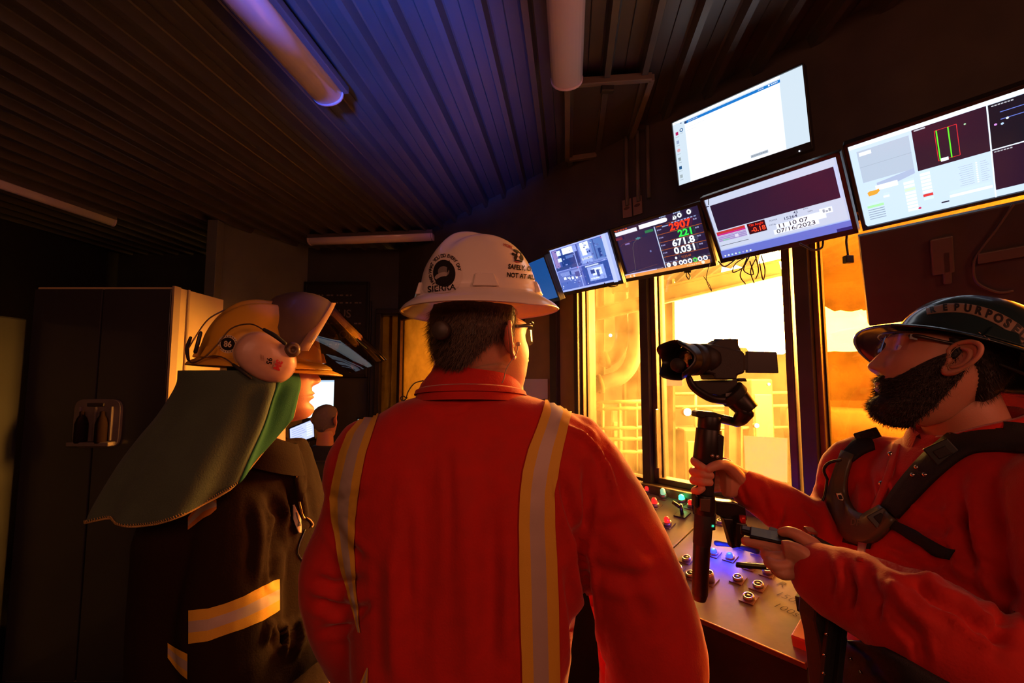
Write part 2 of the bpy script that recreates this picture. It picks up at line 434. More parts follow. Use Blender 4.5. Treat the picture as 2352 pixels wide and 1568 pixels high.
# ---- ceiling light fittings (unlit)
M_lens = mat('milky_lamp_cover', (.85, .74, .84), .22, coat=.4, spec=.6)
M_lampbody = mat('lamp_body', (.10, .085, .09), .5)
def lamp(p0, p1, w, label, wide=1.0):
    p0, p1 = V(p0), V(p1); d = (p1-p0).normalized(); x = V((d.y, -d.x, 0)); L_ = (p1-p0).length
    t = empty('ceiling_light', (p0+p1)/2, label, 'ceiling light', 'unlit fluorescent ceiling lights')
    def sec(c, k=1.0):
        return [c+x*(-w/2*k)+UP*(-.012)]+[c+x*(w/2*k*math.sin(lerp(-1.5, 1.5, i/12)))+UP*(-.012-.055*k*max(0, math.cos(lerp(-1.5, 1.5, i/12)))**.8) for i in range(13)]+[c+x*(w/2*k)+UP*(-.012)]
    mb = MB(); mb.loft([sec(p0, .9), sec(p0+d*.006, 1), sec(p1-d*.02, 1)], smooth=True); mb.build('light_cover', M_lens, t)
    mb = MB(); mb.loft([sec(p1-d*.02, 1.03), sec(p1-d*.004, 1.03), sec(p1, .97)]); mb.build('end_cap', mat('lamp_end_cap', (.75, .6, .7), .3), t); mb = MB(); mb.loft([sec(p0-d*.004, 1.03), sec(p0+d*.012, 1.03)]); mb.build('end_cap', mat('lamp_end_cap', (.75, .6, .7), .3), t)
    mb = MB(); c = (p0+p1)/2; R = Matrix(((x.x, d.x, 0), (x.y, d.y, 0), (0, 0, 1)))
    mb.box(c+UP*.006, (w*wide, L_*1.0, .036), R=R); mb.build('light_base', M_lampbody, t, bevel=.004)
    return t
zl = CEIL-.035
def lampline(px, py, L_, w, label, wide=1.0, z=None):
    e = onz(px, py, CEIL-.05); e.z = CEIL-.012
    return lamp(e-RD*L_, e, w, label, wide)
lampline(757, 232, 1.22, .145, 'nearest long unlit tube light, with blue streak, on ribbed ceiling left of centre', 1.35)
lampline(1302, 196, 1.22, .14, 'unlit tube light pointing straight back at top centre of ceiling')
e = onz(262, 513, CEIL-.05); e.z = CEIL-.012; lamp(e-RD*1.25, e, .06, 'dim thin tube light at far left of the dark ceiling')
a = J(713, 563, 4.35); b = J(997, 549, 4.2); z = CEIL-.012; a.z = z; b.z = z
lamp(a, b, .12, 'short tube light crossing the ribs near the far wall above the sign')

# ceiling hatch frame
M_hatch = mat('hatch_frame_paint', (.16, .13, .11), .5, var=.2)
q = [onz(x, y, CEIL-.02) for x, y in ((1303, 200), (1497, 186), (1440, 352), (1303, 372))]
h = empty('ceiling_hatch', (q[0]+q[2])/2, 'square metal hatch frame fixed under the ceiling behind the centre tube light', 'hatch')
for i in range(4):
    a, b = q[i], q[(i+1) % 4]; d = (b-a).normalized(); n = V((d.y, -d.x, 0))*.014
    MB().hexa([a+n, b+n, b-n, a-n, a+n+UP*.035, b+n+UP*.035, b-n+UP*.035, a-n+UP*.035]).build('frame_bar', M_hatch, h, bevel=.003)
MB().prism([p+UP*.03 for p in q], UP*.01).build('hatch_panel', mat('hatch_panel_paint', (.06, .05, .045), .5), h)
MB().box(onz(1395, 205, CEIL-.03), (.06, .03, .03)).build('hatch_latch', M_dark, h, bevel=.004)

# ---- steel cabinet on the left, lit on its right side
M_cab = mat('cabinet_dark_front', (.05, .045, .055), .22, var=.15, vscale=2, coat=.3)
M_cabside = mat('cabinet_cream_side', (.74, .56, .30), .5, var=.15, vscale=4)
ztop = J(398, 658, 2.5).z; xr = J(395, 800, 2.5).x
cab = empty('steel_cabinet', V((xr-.62, 2.75, 0)), 'tall dark steel cabinet on the left, its right side lit orange', 'cabinet')
x0 = J(70, 800, 2.5).x
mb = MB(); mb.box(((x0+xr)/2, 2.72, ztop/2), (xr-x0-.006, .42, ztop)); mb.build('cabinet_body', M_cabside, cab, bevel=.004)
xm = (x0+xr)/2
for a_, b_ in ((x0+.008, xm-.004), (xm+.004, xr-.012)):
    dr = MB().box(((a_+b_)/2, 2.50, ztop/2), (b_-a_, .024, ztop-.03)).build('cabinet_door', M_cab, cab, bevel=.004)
mb = MB(); mb.box((xr+.004, 2.505, ztop/2), (.012, .05, ztop)); mb.box((xr+.006, 2.60, ztop/2), (.006, .012, ztop)); mb.build('corner_trim', mat('corner_trim_paint', (.4, .3, .2), .4), cab)
# faint plastic caddy hanging on the cabinet
cdm = mat('grubby_white_plastic', (.22, .17, .17), .6, var=.25, vscale=14)
cc = J(221, 972, 2.47)
cy_ = empty('plastic_wall_holder', cc, 'rounded whitish plastic holder with two dark red bottles hanging on dark cabinet', 'holder')
w_, h_ = .25, .26
mb = MB()
out = [V((math.copysign(abs(math.cos(t))**.35, math.cos(t))*w_/2, 0, math.copysign(abs(math.sin(t))**.35, math.sin(t))*h_/2)) for t in [2*math.pi*i/40 for i in range(40)]]
mb.prism([cc+p for p in out], (0, .02, 0)); mb.build('back_plate', cdm, cy_, bevel=.003)
MB().box(cc+V((0, -.008, h_/2-.03)), (.09, .012, .018)).build('hand_slot', mat('slot_dark', (.03, .02, .02), .7), cy_, bevel=.003)
MB().box(cc+V((0, -.02, -h_/2+.025)), (w_*.9, .05, .022)).build('holder_lip', cdm, cy_, bevel=.005)
for dx in (-.058, .05):
    MB().lathe(cc+V((dx, -.022, -.1)), UP, [(.0, 0), (.026, 0), (.028, .01), (.028, .10), (.02, .13), (.011, .145), (.011, .165), (0, .167)], n=18).build('bottle', mat('dark_red_bottle', (.015, .006, .006), .8, spec=.1), cy_)
for dx in (-.085, 0, .085): MB().box(cc+V((dx, -.006, 0)), (.012, .014, .18)).build('holder_rib', cdm, cy_, bevel=.003)

# second darker cupboard and upright on the far left
M_void = mat('dull_black_paint', (.018, .018, .02), .6, var=.3)
mb = MB(); mb.box((-3.0, 2.1, .95), (.75, .7, 1.9)); o = mb.build('equipment_cupboard', M_void, bevel=.01); tag(o, 'black cupboard almost lost in the dark at the far left edge', 'cupboard')
mb = MB(); mb.box((J(492, 700, 3.9).x-.02, 3.9, CEIL/2), (.09, .09, CEIL)); o = mb.build('trim_10', M_wallg, bevel=.004); tag(o, kind='structure')

# ---- framed board on the far wall
bo = J(772, 756, FARY-.03); bw, bh = .66, .98
sg = empty('wall_sign', bo, 'dark framed notice board with grey capital letters on the far wall', 'sign')
MB().box(bo, (bw, .02, bh)).build('sign_board', mat('sign_black', (.016, .015, .015), .5), sg, bevel=.002)
mb = MB()
for dx, dz, sx_, sz_ in ((-bw/2, 0, .03, bh+.03), (bw/2, 0, .03, bh+.03), (0, bh/2, bw, .03), (0, -bh/2, bw, .03)): mb.box(bo+V((dx, -.012, dz)), (sx_, .02, sz_))
mb.build('sign_frame', M_black, sg, bevel=.003)
mb = MB(); M_sgt = mat('sign_grey_letters', (.20, .17, .16), .6)
def ftxt(mb, s, c, size, m, bold=.0, nrm=-1):
    vs, fs = textmesh(s, size, bold); mb.add([c+V((x, 0, y)) for x, y in vs], fs, m)
ftxt(mb, 'FOCUS', bo+V((-.03, -.014, .16)), .12, M_sgt, .01)
ftxt(mb, 'ON', bo+V((.13, -.014, -.06)), .12, M_sgt, .01)
mb.build('sign_lettering', parent=sg); mb = MB()
for dz, n_ in ((.36, 9), (.28, 11), (.06, 11), (-.16, 10)):      # illegible small lines
    for k in range(n_): mb.box(bo+V((-.25+.05*k+.01*(k % 2), -.0125, dz)), (.034-.008*(k % 3), .002, .016), M_sgt)
tag(mb.build('sign_small_print', parent=sg), kind='stuff')
# ================================================================ MONITORS on the control wall
def fitrect(q, D, w0=.5):
    q = np.array(q, float)
    def cor(p):
        cx, cz, yaw, tilt, roll, w, h = p
        a = np.array([math.cos(yaw), math.sin(yaw), 0]); n0 = np.array([-math.sin(yaw), math.cos(yaw), 0])
        up = np.array([0, 0, 1.])*math.cos(tilt)+n0*math.sin(tilt)
        r = a*math.cos(roll)+up*math.sin(roll); u = up*math.cos(roll)-a*math.sin(roll); c = np.array([cx, D, cz])
        return c, r, u, w, h
    def f(p):
        c, r, u, w, h = cor(p); out = []
        for sx, sy in ((-1, 1), (1, 1), (1, -1), (-1, -1)):
            x, y = proj(V(c+r*w/2*sx+u*h/2*sy)); out += [x, y]
        return np.array(out)-q.ravel()
    m = q.mean(0); c0 = J(m[0], m[1], D); p = np.array([c0.x, c0.z, -.8, -.3, 0, w0, w0*.57]); lam = 1e-2
    for _ in range(250):
        r = f(p); Jm = np.array([(f(p+np.eye(7)[i]*1e-4)-r)/1e-4 for i in range(7)]).T
        d = np.linalg.solve(Jm.T@Jm+lam*np.eye(7), -Jm.T@r)
        if np.sum(f(p+d)**2) < np.sum(r**2): p = p+d; lam *= .5
        else: lam *= 3
        if lam > 1e12: break
    c, r, u, w, h = cor(p); print('monitor fit', np.round(p, 3), 'rms', round(float(np.sqrt(np.mean(f(p)**2))), 2))
    return V(c), V(r), V(u), w, h
M_bez = mat('monitor_bezel', (.018, .016, .017), .35)
GR = 'monitors hung along the control window'
def monitor(q, D, label, draw, bz=.014, bzb=.02, arm=True, led=False, group=GR):
    c, r, u, w, h = fitrect(q, D); n = r.cross(u)*-1           # n points away from viewer
    if n.dot(c-CAM) < 0: n = -n
    t = empty('monitor', c, label, 'monitor', group)
    R = Matrix((r, n, u)).transposed()
    L = lambda x, y, o=0: c+r*(x*w/2)+u*(y*h/2)+n*o
    mb = MB(); mb.box(c+n*.02-u*(bzb-bz)/2, (w+2*bz, .03, h+bz+bzb), R=R)
    mb.box(c+n*.048, (w*.6, .03, h*.6), R=R)
    mb.build('monitor_casing', M_bez, t, bevel=.003)
    mb = MB()                                                    # raised bezel rim
    mb.box(L(0, 1)+u*bz/2+n*.0, (w+2*bz, .012, bz), R=R); mb.box(L(0, -1)-u*bzb/2, (w+2*bz, .012, bzb), R=R)
    mb.box(L(-1, 0)-r*bz/2-u*(bzb-bz)/2, (bz, .012, h+bz+bzb), R=R); mb.box(L(1, 0)+r*bz/2-u*(bzb-bz)/2, (bz, .012, h+bz+bzb), R=R)
    mb.build('bezel', M_bez, t, bevel=.002)
    mb = MB(); lay = [0]
    def rect(x0, y0, x1, y1, col, s=1.0):                        # 0..1 from top-left
        lay[0] += 1; o = -.0002*lay[0]+.003
        mb.add([L(x0*2-1, 1-y0*2, o), L(x1*2-1, 1-y0*2, o), L(x1*2-1, 1-y1*2, o), L(x0*2-1, 1-y1*2, o)], [(0, 1, 2, 3)], emis(col, s))
    def poly(pts, col, s=1.0):
        lay[0] += 1; mb.add([L(x*2-1, 1-y*2, -.0002*lay[0]+.003) for x, y in pts], [list(range(len(pts)))], emis(col, s))
    def line(pts, wd, col, s=1.0):
        for (xa, ya), (xb, yb) in zip(pts, pts[1:]):
            dx, dy = (xb-xa)*w, (yb-ya)*h; l = math.hypot(dx, dy) or 1; ox, oy = -dy/l*wd/2/w, dx/l*wd/2/h
            poly([(xa+ox, ya+oy), (xb+ox, yb+oy), (xb-ox, yb-oy), (xa-ox, ya-oy)], col, s)
    def disc(x, y, rr, col, s=1.0): poly([(x+rr/w*math.cos(a), y+rr/h*math.sin(a)) for a in [2*math.pi*i/14 for i in range(14)]], col, s)
    def text(s_, x, y, size, col, s=1.0, bold=.02, sx=1.0):
        lay[0] += 1; vs, fs = textmesh(s_, size*h, bold); p = c+r*((x*2-1)*w/2)+u*((1-y*2)*h/2)+n*(-.0002*lay[0]+.003)
        mb.add([p+r*vx*sx+u*vy for vx, vy in vs], fs, emis(col, s))
    draw(rect, poly, line, disc, text)
    mb.build('screen', parent=t, smooth=False)
    if arm:                                                      # bracket to the wall behind
        wpt = c+n*.06; d = (WD+.02)-wpt.dot(WN)
        if d > .02:
            mb = MB(); mb.box(c+n*.066, (.1, .014, .1), R=R); mb.cyl(wpt, wpt+WN*d+UP*.04, .014, m=None); mb.build('wall_bracket', M_dark, t)
    if led: MB().lathe(L(.86, -1)-u*bzb*.8-n*.008, -n, [(0, 0), (.0022, 0), (.0022, .002), (0, .002)], n=10).build('power_light', emis((.8, .85, 1), 6), t)
    return t, L, c, r, u, n, w, h
Wh = (.93, .97, 1.0)
def d_tv(rect, poly, line, disc, text):
    rect(0, 0, 1, 1, (.74, .88, 1.0), .95); rect(.105, .05, .845, 1, Wh, 1.1); rect(0, .0, .85, .035, (.9, .97, 1), 1.3)
    rect(.105, .052, .85, .092, (.01, .22, .72), .9); rect(.105, .052, .125, .092, (.02, .08, .3), .6)
    for k in range(6): rect(.14+.014*k, .066, .15+.014*k, .08, (.6, .75, 1), .8)
    for k in range(3): rect(.70+.014*k, .066, .71+.014*k, .08, (.6, .75, 1), .8)
    disc(.775, .072, .0035, Wh, 1.2)
    for k in range(4): rect(.79+.012*k, .066, .799+.012*k, .08, (.8, .9, 1), 1)
    rect(.6, .915, .725, .955, (.5, .58, .68), .9); 
    for k in range(7): rect(.608+.016*k, .93, .62+.016*k, .94, (.35, .4, .5), .7)
    for i, cl in enumerate([(.6, .02, .15), (.45, .55, .8), (.9, .45, .5), (.45, .55, .6), (.02, .12, .3), (.5, .6, .65)]):
        y = .17+.135*i
        rect(.022, y, .046, y+.05, cl, .8) if i not in (2,) else disc(.034, y+.02, .008, cl, .9)
        rect(.018, y+.075, .05, y+.083, (.55, .65, .75), .8)
    rect(.022, .035, .05, .04, (.5, .6, .7), .7); disc(.078, .17, .009, (.15, .3, .55), .8); disc(.078, .168, .004, Wh, 1); rect(.068, .215, .09, .222, (.5, .6, .7), .8); poly([(.072, .07), (.085, .05), (.086, .075)], (.1, .15, .3), .7)
    for y in (.17, .215): 
        for k in range(7 if y < .2 else 4): rect(.12+.024*k, y, .138+.024*k, y+.005, (.82, .8, .8), 1.0)
monitor([(1543.75, 283), (1843, 149.4), (1861, 325.3), (1560, 426.9)], 1.88, 'highest monitor, bright white page with thin blue title bar', d_tv, bz=.006, bzb=.03, led=True)
Nv = (.028, .012, .045)
def d_m3(rect, poly, line, disc, text):
    rect(0, 0, 1, 1, (.40, .50, .95), 1.0); rect(0, 0, 1, .87, (.55, .62, .85), 1.05); rect(.012, .012, .985, .86, (.62, .68, .86), 1.05)
    rect(.03, .115, .985, .545, (.026, .012, .042), .8); rect(.97, .1, .985, .545, (.6, .68, 1), 1)
    rect(.012, .56, .265, .60, (.75, .05, .05), .8); rect(.012, .60, .262, .625, (.72, .02, .3), .9); rect(.012, .635, .262, .73, (.42, .32, .7), .9)
    for k in range(4): rect(.012, .645+.026*k, .262, .650+.026*k, (.75, .72, .95), 1)
    rect(.05, .70, .11, .72, (.3, .75, .55), .8); rect(.16, .66, .19, .71, (.8, .75, .95), 1)
    rect(.012, .79, .26, .797, (.02, .02, .04), .5); rect(.262, .55, .27, .75, (.75, .8, 1), 1)
    rect(.28, .555, .425, .725, (.05, .004, .012), .8)
    text('Tilt Angle', .352, .592, .052, (1, .03, .01), 1.2, .01); text('-0.18', .36, .67, .10, (1, .06, .02), 1.5, .02)
    rect(.635, .655, .855, .76, (.85, .88, 1), 1.2)
    K = (.05, .07, .2)
    text('43', .66, .575, .055, K, .6, .01); text('kWh', .735, .56, .03, K, .6, 0); text('15264', .615, .625, .06, K, .6, .01, 1.2); text('kWh', .76, .612, .03, K, .6, 0)
    text('POWER', .49, .60, .03, K, .6, 0); text('TOTAL', .475, .665, .03, K, .6, 0)
    rect(.50, .675, .745, .745, (.85, .88, 1), 1.15); rect(.47, .75, .80, .82, (.85, .88, 1), 1.15)
    text('11 10 07', .62, .71, .085, (.03, .03, .06), .5, .005, 1.3); text('07/16/2023', .635, .785, .085, (.03, .03, .06), .5, .005, 1.3)
    rect(.82, .62, .905, .70, (.85, .88, 1), 1.2)
    for k in range(3): rect(.84+.02*k, .635+.02*(k % 2), .855+.02*k, .68, (.5, .55, .65), .8)
    rect(0, .875, 1, 1, (.16, .2, .72), .95); rect(.9, .955, 1, 1, (.02, .03, .25), .7)
    for k, cl in enumerate([Wh, Wh, (.5, .9, 1), Wh, (.3, .8, .6), (.4, .4, .9), (.9, .9, .7), Wh]): disc(.03+.032*k, .965, .0038, cl, 1)
    line([(.045, 0), (.03, .09)], .003, (.02, .02, .05), .3); rect(.0, .10, .03, .115, (.02, .02, .1), .4)
monitor([(1617, 461), (1920, 359), (1958, 525), (1661, 592)], 1.68, 'monitor with empty dark upper window, red -0.18 readout and date', d_m3)
Or = (.30, .07, .02)
def d_m2(rect, poly, line, disc, text):
    rect(0, 0, 1, 1, (.022, .012, .05), .9); rect(0, .13, .5, .93, (.02, .016, .075), .9)
    rect(0, .05, .29, .125, (.82, .84, .95), 1.1); disc(.27, .088, .006, (.82, .84, .95), 1.1); rect(.32, .035, .64, .115, (.85, .86, .95), 1.2); disc(.64, .075, .009, (.85, .86, .95), 1.2)
    rect(0, -.0, .01, .02, (.8, .1, .02), .9)
    for k in range(5): rect(.01+.035*k, .012, .035+.035*k, .035, (.75, .10, .03), .8)
    for x0, n_ in ((.58, 4), (.74, 4)):
        for k in range(n_): rect(x0+.02*k, -.0, x0+.015+.02*k, .02, (.4, .5, .8), .9)
    for x, y in ((.80, .07), (.90, .06)): disc(x, y, .011, (.85, .9, 1), 1.2); disc(x, y, .004, (.05, .05, .1), .4)
    poly([(.72, .12), (.735, .04), (.75, .12)], Wh, 1.1); poly([(.745, .04), (.755, .13), (.77, .08)], Wh, 1.1)
    for k in range(8): rect(.70+.034*k, .145, .722+.034*k, .165, (.35, .45, .8), .9)
    rect(.385, .165, .485, .215, (.02, .30, .12), .7); rect(.5, .14, .512, .96, (.55, .66, .9), 1)
    rect(0, .15, .09, .21, (.16, .02, .08), .7); rect(.0, .185, .09, .2, (.35, .03, .05), .6)
    rect(.525, .15, .60, .165, (.6, .12, .02), .8)
    for y in (.305, .455, .60, .735, .87): rect(.512, y, 1, y+.010, (.55, .13, .03), .8)
    rect(.64, .14, .75, .148, (.5, .12, .03), .6)
    for y in (.21, .36, .505, .65):
        for k in range(3): rect(.53+.018*k, y, .543+.018*k, y+.022, (.35, .35, .7), .8)
        for k in range(2): rect(.93+.02*k, y-.02, .945+.02*k, y+.005, (.4, .4, .7), .8)
    rect(.60, .17, .67, .19, (.4, .5, .8), .8)
    text('2907', .79, .235, .175, (1, .035, .01), 1.5, .03, 1.25); text('221', .83, .385, .165, (.03, .9, .08), 1.2, .03, 1.25)
    text('671.8', .78, .53, .165, (.8, .9, 1), 1.4, .03, 1.25); text('0.031', .78, .672, .165, (.8, .9, 1), 1.4, .03, 1.25)
    disc(.66, .795, .006, (.85, .9, 1), 1.1); text('10:23:49', .77, .80, .06, (.55, .14, .03), .9, .005)
    for k, (x, cl) in enumerate([(.56, Wh), (.63, Wh), (.70, Wh), (.745, Wh), (.80, Wh), (.855, (.1, .75, .1)), (.905, Wh), (.96, Wh)]):
        disc(x, .895, .011, cl, 1.1); disc(x, .897, .0055, (.12, .12, .3) if k not in (0, 1) else cl, .7)
    for k in range(5): rect(.53+.03*k, .835, .552+.03*k, .845, (.3, .3, .6), .8)
    rect(0, .935, 1, 1, (.95, .36, .08), 1.0); rect(0, .915, .42, .935, (.6, .55, .9), 1); rect(.0, .92, .5, .926, (.8, .7, .9), 1)
    disc(.07, .968, .005, (1, .7, .5), 1.2); disc(.12, .968, .006, (1, .7, .5), 1.2); disc(.93, .962, .008, (1, .75, .6), 1.3)
    for k in range(6): rect(.76+.024*k, .96, .776+.024*k, .975, (1, .65, .4), 1.2)
    cv = [(.06, .90), (.15, .89), (.17, .6), (.205, .33), (.23, .27), (.30, .24), (.36, .235)]
    line([(.16, .88), (.19, .60), (.21, .42), (.235, .33), (.28, .285), (.33, .27)], .0016, (.2, .24, .2), .6)
    line([(.06, .34), (.09, .30), (.16, .28), (.3, .28), (.36, .27)], .0012, (.3, .06, .06), .6)
    line([(.075, .885), (.17, .875)], .001, (.3, .3, .35), .6); line([(.03, .90), (.45, .83)], .001, (.35, .15, .1), .5)
    disc(.31, .262, .006, (.05, .35, .4), .8); rect(.28, .25, .34, .275, (.05, .35, .4), .8); rect(.13, .30, .19, .33, (.28, .22, .6), .8); disc(.415, .56, .005, (.2, .3, .7), .7)
monitor([(1411, 530), (1601.6, 471.8), (1638, 600.4), (1441.4, 638)], 2.08, 'monitor showing readouts 2907, 221, 671.8 and 0.031 over orange bar', d_m2)
def d_m1(rect, poly, line, disc, text):
    rect(0, 0, 1, 1, (.38, .46, .95), 1.2); rect(.02, .03, .93, .96, (.04, .08, .45), 1)
    rnd = random.Random(3)
    def scene(x0, y0, x1, y1, bg, items):
        rect(x0, y0, x1, y1, bg, 1)
        for (a, b, c, d, col, s) in items: rect(lerp(x0, x1, a), lerp(y0, y1, b), lerp(x0, x1, c), lerp(y0, y1, d), col, s)
    B = (.02, .06, .30); L1 = (.30, .42, .95); L2 = (.7, .8, 1)
    scene(.03, .04, .46, .50, (.06, .11, .45), [(0, 0, .2, 1, (.35, .25, .6), 1), (.18, .05, .34, .3, L2, 1.3), (.42, 0, .85, .38, L2, 1.5), (.28, .3, 1, .85, B, .9), (.16, .42, .32, .6, L2, 1.2), (.5, .38, .8, .52, (.1, .2, .6), 1), (.86, 0, 1, .3, L1, 1), (.0, .85, 1, 1, (.05, .09, .35), .8)])
    scene(.48, .04, .92, .50, (.20, .30, .75), [(.05, .1, .42, .95, L1, 1.1), (.1, .0, .42, .35, L2, 1.4), (.12, .35, .3, .6, L2, 1.5), (.5, .0, .98, .9, (.10, .22, .62), 1), (.58, .0, .62, .9, (.05, .1, .4), 1), (.7, .45, .8, .85, B, 1), (.05, .7, .45, .8, L2, .9), (.3, .45, .36, .52, B, 1), (.38, .42, .43, .52, B, 1)])
    scene(.03, .52, .46, .95, (.14, .20, .62), [(.1, .1, .9, .3, (.25, .33, .8), 1), (.0, .6, 1, 1, (.10, .17, .60), 1), (.2, .35, .3, .48, L2, 1.5), (.36, .38, .46, .52, L2, 1.6), (.52, .4, .6, .54, L2, 1.6), (.68, .42, .76, .55, L2, 1.5), (.85, .42, .93, .5, L2, 1.2), (.5, .1, .56, .3, B, 1), (.7, .2, .95, .45, (.08, .1, .4), .9)])
    scene(.48, .52, .92, .95, (.03, .09, .42), [(.15, .15, .75, .85, L1, 1.1), (.3, .25, .65, .6, L2, 1.3), (.25, .3, .4, .5, B, 1), (.45, .35, .55, .7, (.05, .1, .4), 1), (.1, .05, .6, .12, L2, 1), (.2, .7, .5, .78, L2, 1.2)])
    for k in range(130):
        x, y = rnd.uniform(.04, .9), rnd.uniform(.05, .93); q = rnd.uniform(.008, .03); cl = rnd.choice([(.25, .35, .85), (.5, .6, 1), (.04, .07, .35), (.1, .16, .5)])
        rect(x, y, x+q, y+q*rnd.uniform(.5, 1.4), cl, 1)
    rect(.46, .03, .475, .96, (.3, .4, .9), 1.1); rect(.02, .50, .93, .515, (.3, .38, .9), 1.1); rect(.94, .0, 1, 1, (.45, .52, .98), 1.3)
    rect(.925, .04, .94, .06, (.8, .1, .3), 1); rect(.45, .5, .47, .52, (.8, .2, .5), 1)
monitor([(1261, 576), (1396.5, 533), (1427, 643), (1291, 672)], 2.5, 'monitor split into four blue camera views', d_m1, bz=.012)
def d_m0(rect, poly, line, disc, text):
    rect(0, 0, 1, 1, (.005, .075, .30), .95)
monitor([(1150, 632), (1250, 590), (1283, 682), (1178, 708)], 2.85, 'plain deep blue monitor half hidden behind the white hard hat', d_m0, bz=.012)
def d_big(rect, poly, line, disc, text):
    rect(0, 0, 1, 1, (.62, .78, 1), 1.15); rect(0, 0, 1, .05, (.75, .88, 1), 1.5)
    rect(.035, .09, .285, .46, (.55, .66, .82), 1.0); rect(.045, .11, .105, .15, (.85, .92, 1), 1.4); rect(.035, .275, .285, .279, (.45, .55, .7), .9)
    poly([(.10, .5), (.285, .45), (.285, .51), (.10, .60)], (.50, .6, .85), 1.0); rect(.09, .53, .2, .59, (.85, .92, 1), 1.4)
    rect(.30, .05, .607, .50, (.035, .012, .03), .9); rect(.31, .058, .36, .072, (.7, .7, .8), .9)
    line([(.395, .13), (.487, .13), (.487, .45), (.395, .45), (.395, .13)], .0016, (.8, .03, .04), 1.1)
    line([(.403, .13), (.403, .45)], .003, (.12, .85, .03), 1.2); line([(.452, .13), (.452, .45)], .003, (.12, .85, .03), 1.2); rect(.405, .43, .438, .465, (.85, .92, 1), 1.3)
    disc(.52, .155, .0025, (.5, .8, .5), 1)
    rect(.607, .05, .613, 1, (.75, .85, 1), 1.3)
    rect(.613, .05, 1, .49, (.012, .01, .02), .9); rect(.613, .50, 1, .92, (.03, .01, .03), .9); rect(.607, .488, 1, .50, (.75, .85, 1), 1.3)
    for y in (.145, .215): line([(.655, y), (.99, y)], .0022, (.15, .22, .75), 1.1)
    for x, y, cl in ((.635, .25, (.7, .3, .8)), (.66, .26, (.5, .7, 1)), (.68, .22, (.8, .9, 1))): disc(x, y, .0032, cl, 1.2)
    for x, y, n_ in ((.625, .063, 7), (.62, .51, 6)):
        for k in range(n_): rect(x+.012*k, y, x+.009+.012*k, y+.010, (.7, .72, .8), .9)
    poly([(.045, .58), (.06, .565), (.09, .57), (.105, .56), (.108, .59), (.09, .62), (.05, .625)], (.95, .45, .05), 1)
    rect(.03, .74, .115, .77, (.45, .9, .45), 1.1)
    for k in range(5): rect(.03, .79+.028*k, .115, .80+.028*k, (.38, .48, .62), .9)
    rect(.12, .66, .15, .685, (.8, .88, 1), 1.3)
    for k in range(9): rect(.225, .57+.04*k, .275, .60+.04*k, (.8, .9, 1) if k != 2 else (.6, .95, .55), 1.35)
    for k in range(8): rect(.305, .52+.04*k, .35, .55+.04*k, (.82, .9, 1) if k < 6 else (.85, .05, .05) if k == 6 else (.6, .78, 1), 1.35 if k != 6 else 1)
    disc(.28, .905, .004, (.7, .05, .15), 1); rect(.38, .895, .415, .91, (.01, .02, .06), .5); rect(.42, .84, .60, .87, (.8, .9, 1), 1.35)
    for k in range(10): rect(.47+.004*(k % 3), .56+.022*k, .53, .563+.022*k, (.42, .5, .62), .9); disc(.545, .562+.022*k, .0022, Wh, 1.3); rect(.56, .56+.022*k, .585+.005*(k % 3), .563+.022*k, (.42, .5, .62), .9)
    poly([(0, 1), (0, .93), (.02, 1)], (.01, .01, .02), .3)
big = monitor([(1948.6, 340.4), (2533, 139), (2533, 398), (1988, 519)], 1.36, 'largest monitor at far right, white page with dark panels and red and green lines', d_big, bz=.012, bzb=.012, led=False)
t, L, c, r, u, n, w, h = big
mb = MB(); vs, fs = textmesh('DELL', .009, .01); p = L(.02, -1)-u*.006-n*.008
mb.add([p+r*a+u*b for a, b in vs], fs, mat('bezel_logo_grey', (.12, .11, .11), .4)); mb.build('maker_mark', parent=t)

# dark panel (back of another screen) hanging in front of the right window
q = [(1978, 548), (2420, 446), (2420, 700), (1994, 748)]
c, r, u, w, h = fitrect(q, 1.30); n = r.cross(u); n = n if n.dot(c-CAM) > 0 else -n; R = Matrix((r, n, u)).transposed()
M_pan = mat('dark_board_paint', (.05, .036, .034), .5, var=.3, vscale=8)
t = empty('mounting_board', c, 'large dark board with a coiled cable blocking the window below the largest monitor', 'board')
MB().box(c+n*.02, (w, .03, h), R=R).build('board_panel', M_pan, t, bevel=.003)
P = lambda x, y, o=-.004: c+r*(x*w/2)+u*(y*h/2)+n*o
M_scuff = mat('board_bracket_paint', (.085, .06, .05), .5)
mb = MB(); mb.tube([P(.62, 1.0), P(.45, .6), P(.28, .25), P(.22, 0), P(.25, -.35), P(.45, -.6), P(.6, -.62)], .0035, n=8); mb.build('board_cable', M_scuff, t)
MB().box(P(.6, .12), (.34*w, .01, .03), R=R).build('board_bracket', M_scuff, t, bevel=.002); MB().box(P(-.1, .3), (.05, .01, .11), R=R).build('board_clamp', M_scuff, t, bevel=.004); MB().box(P(-.06, .05), (.02, .01, .1), R=R).build('board_clamp', M_scuff, t, bevel=.004)

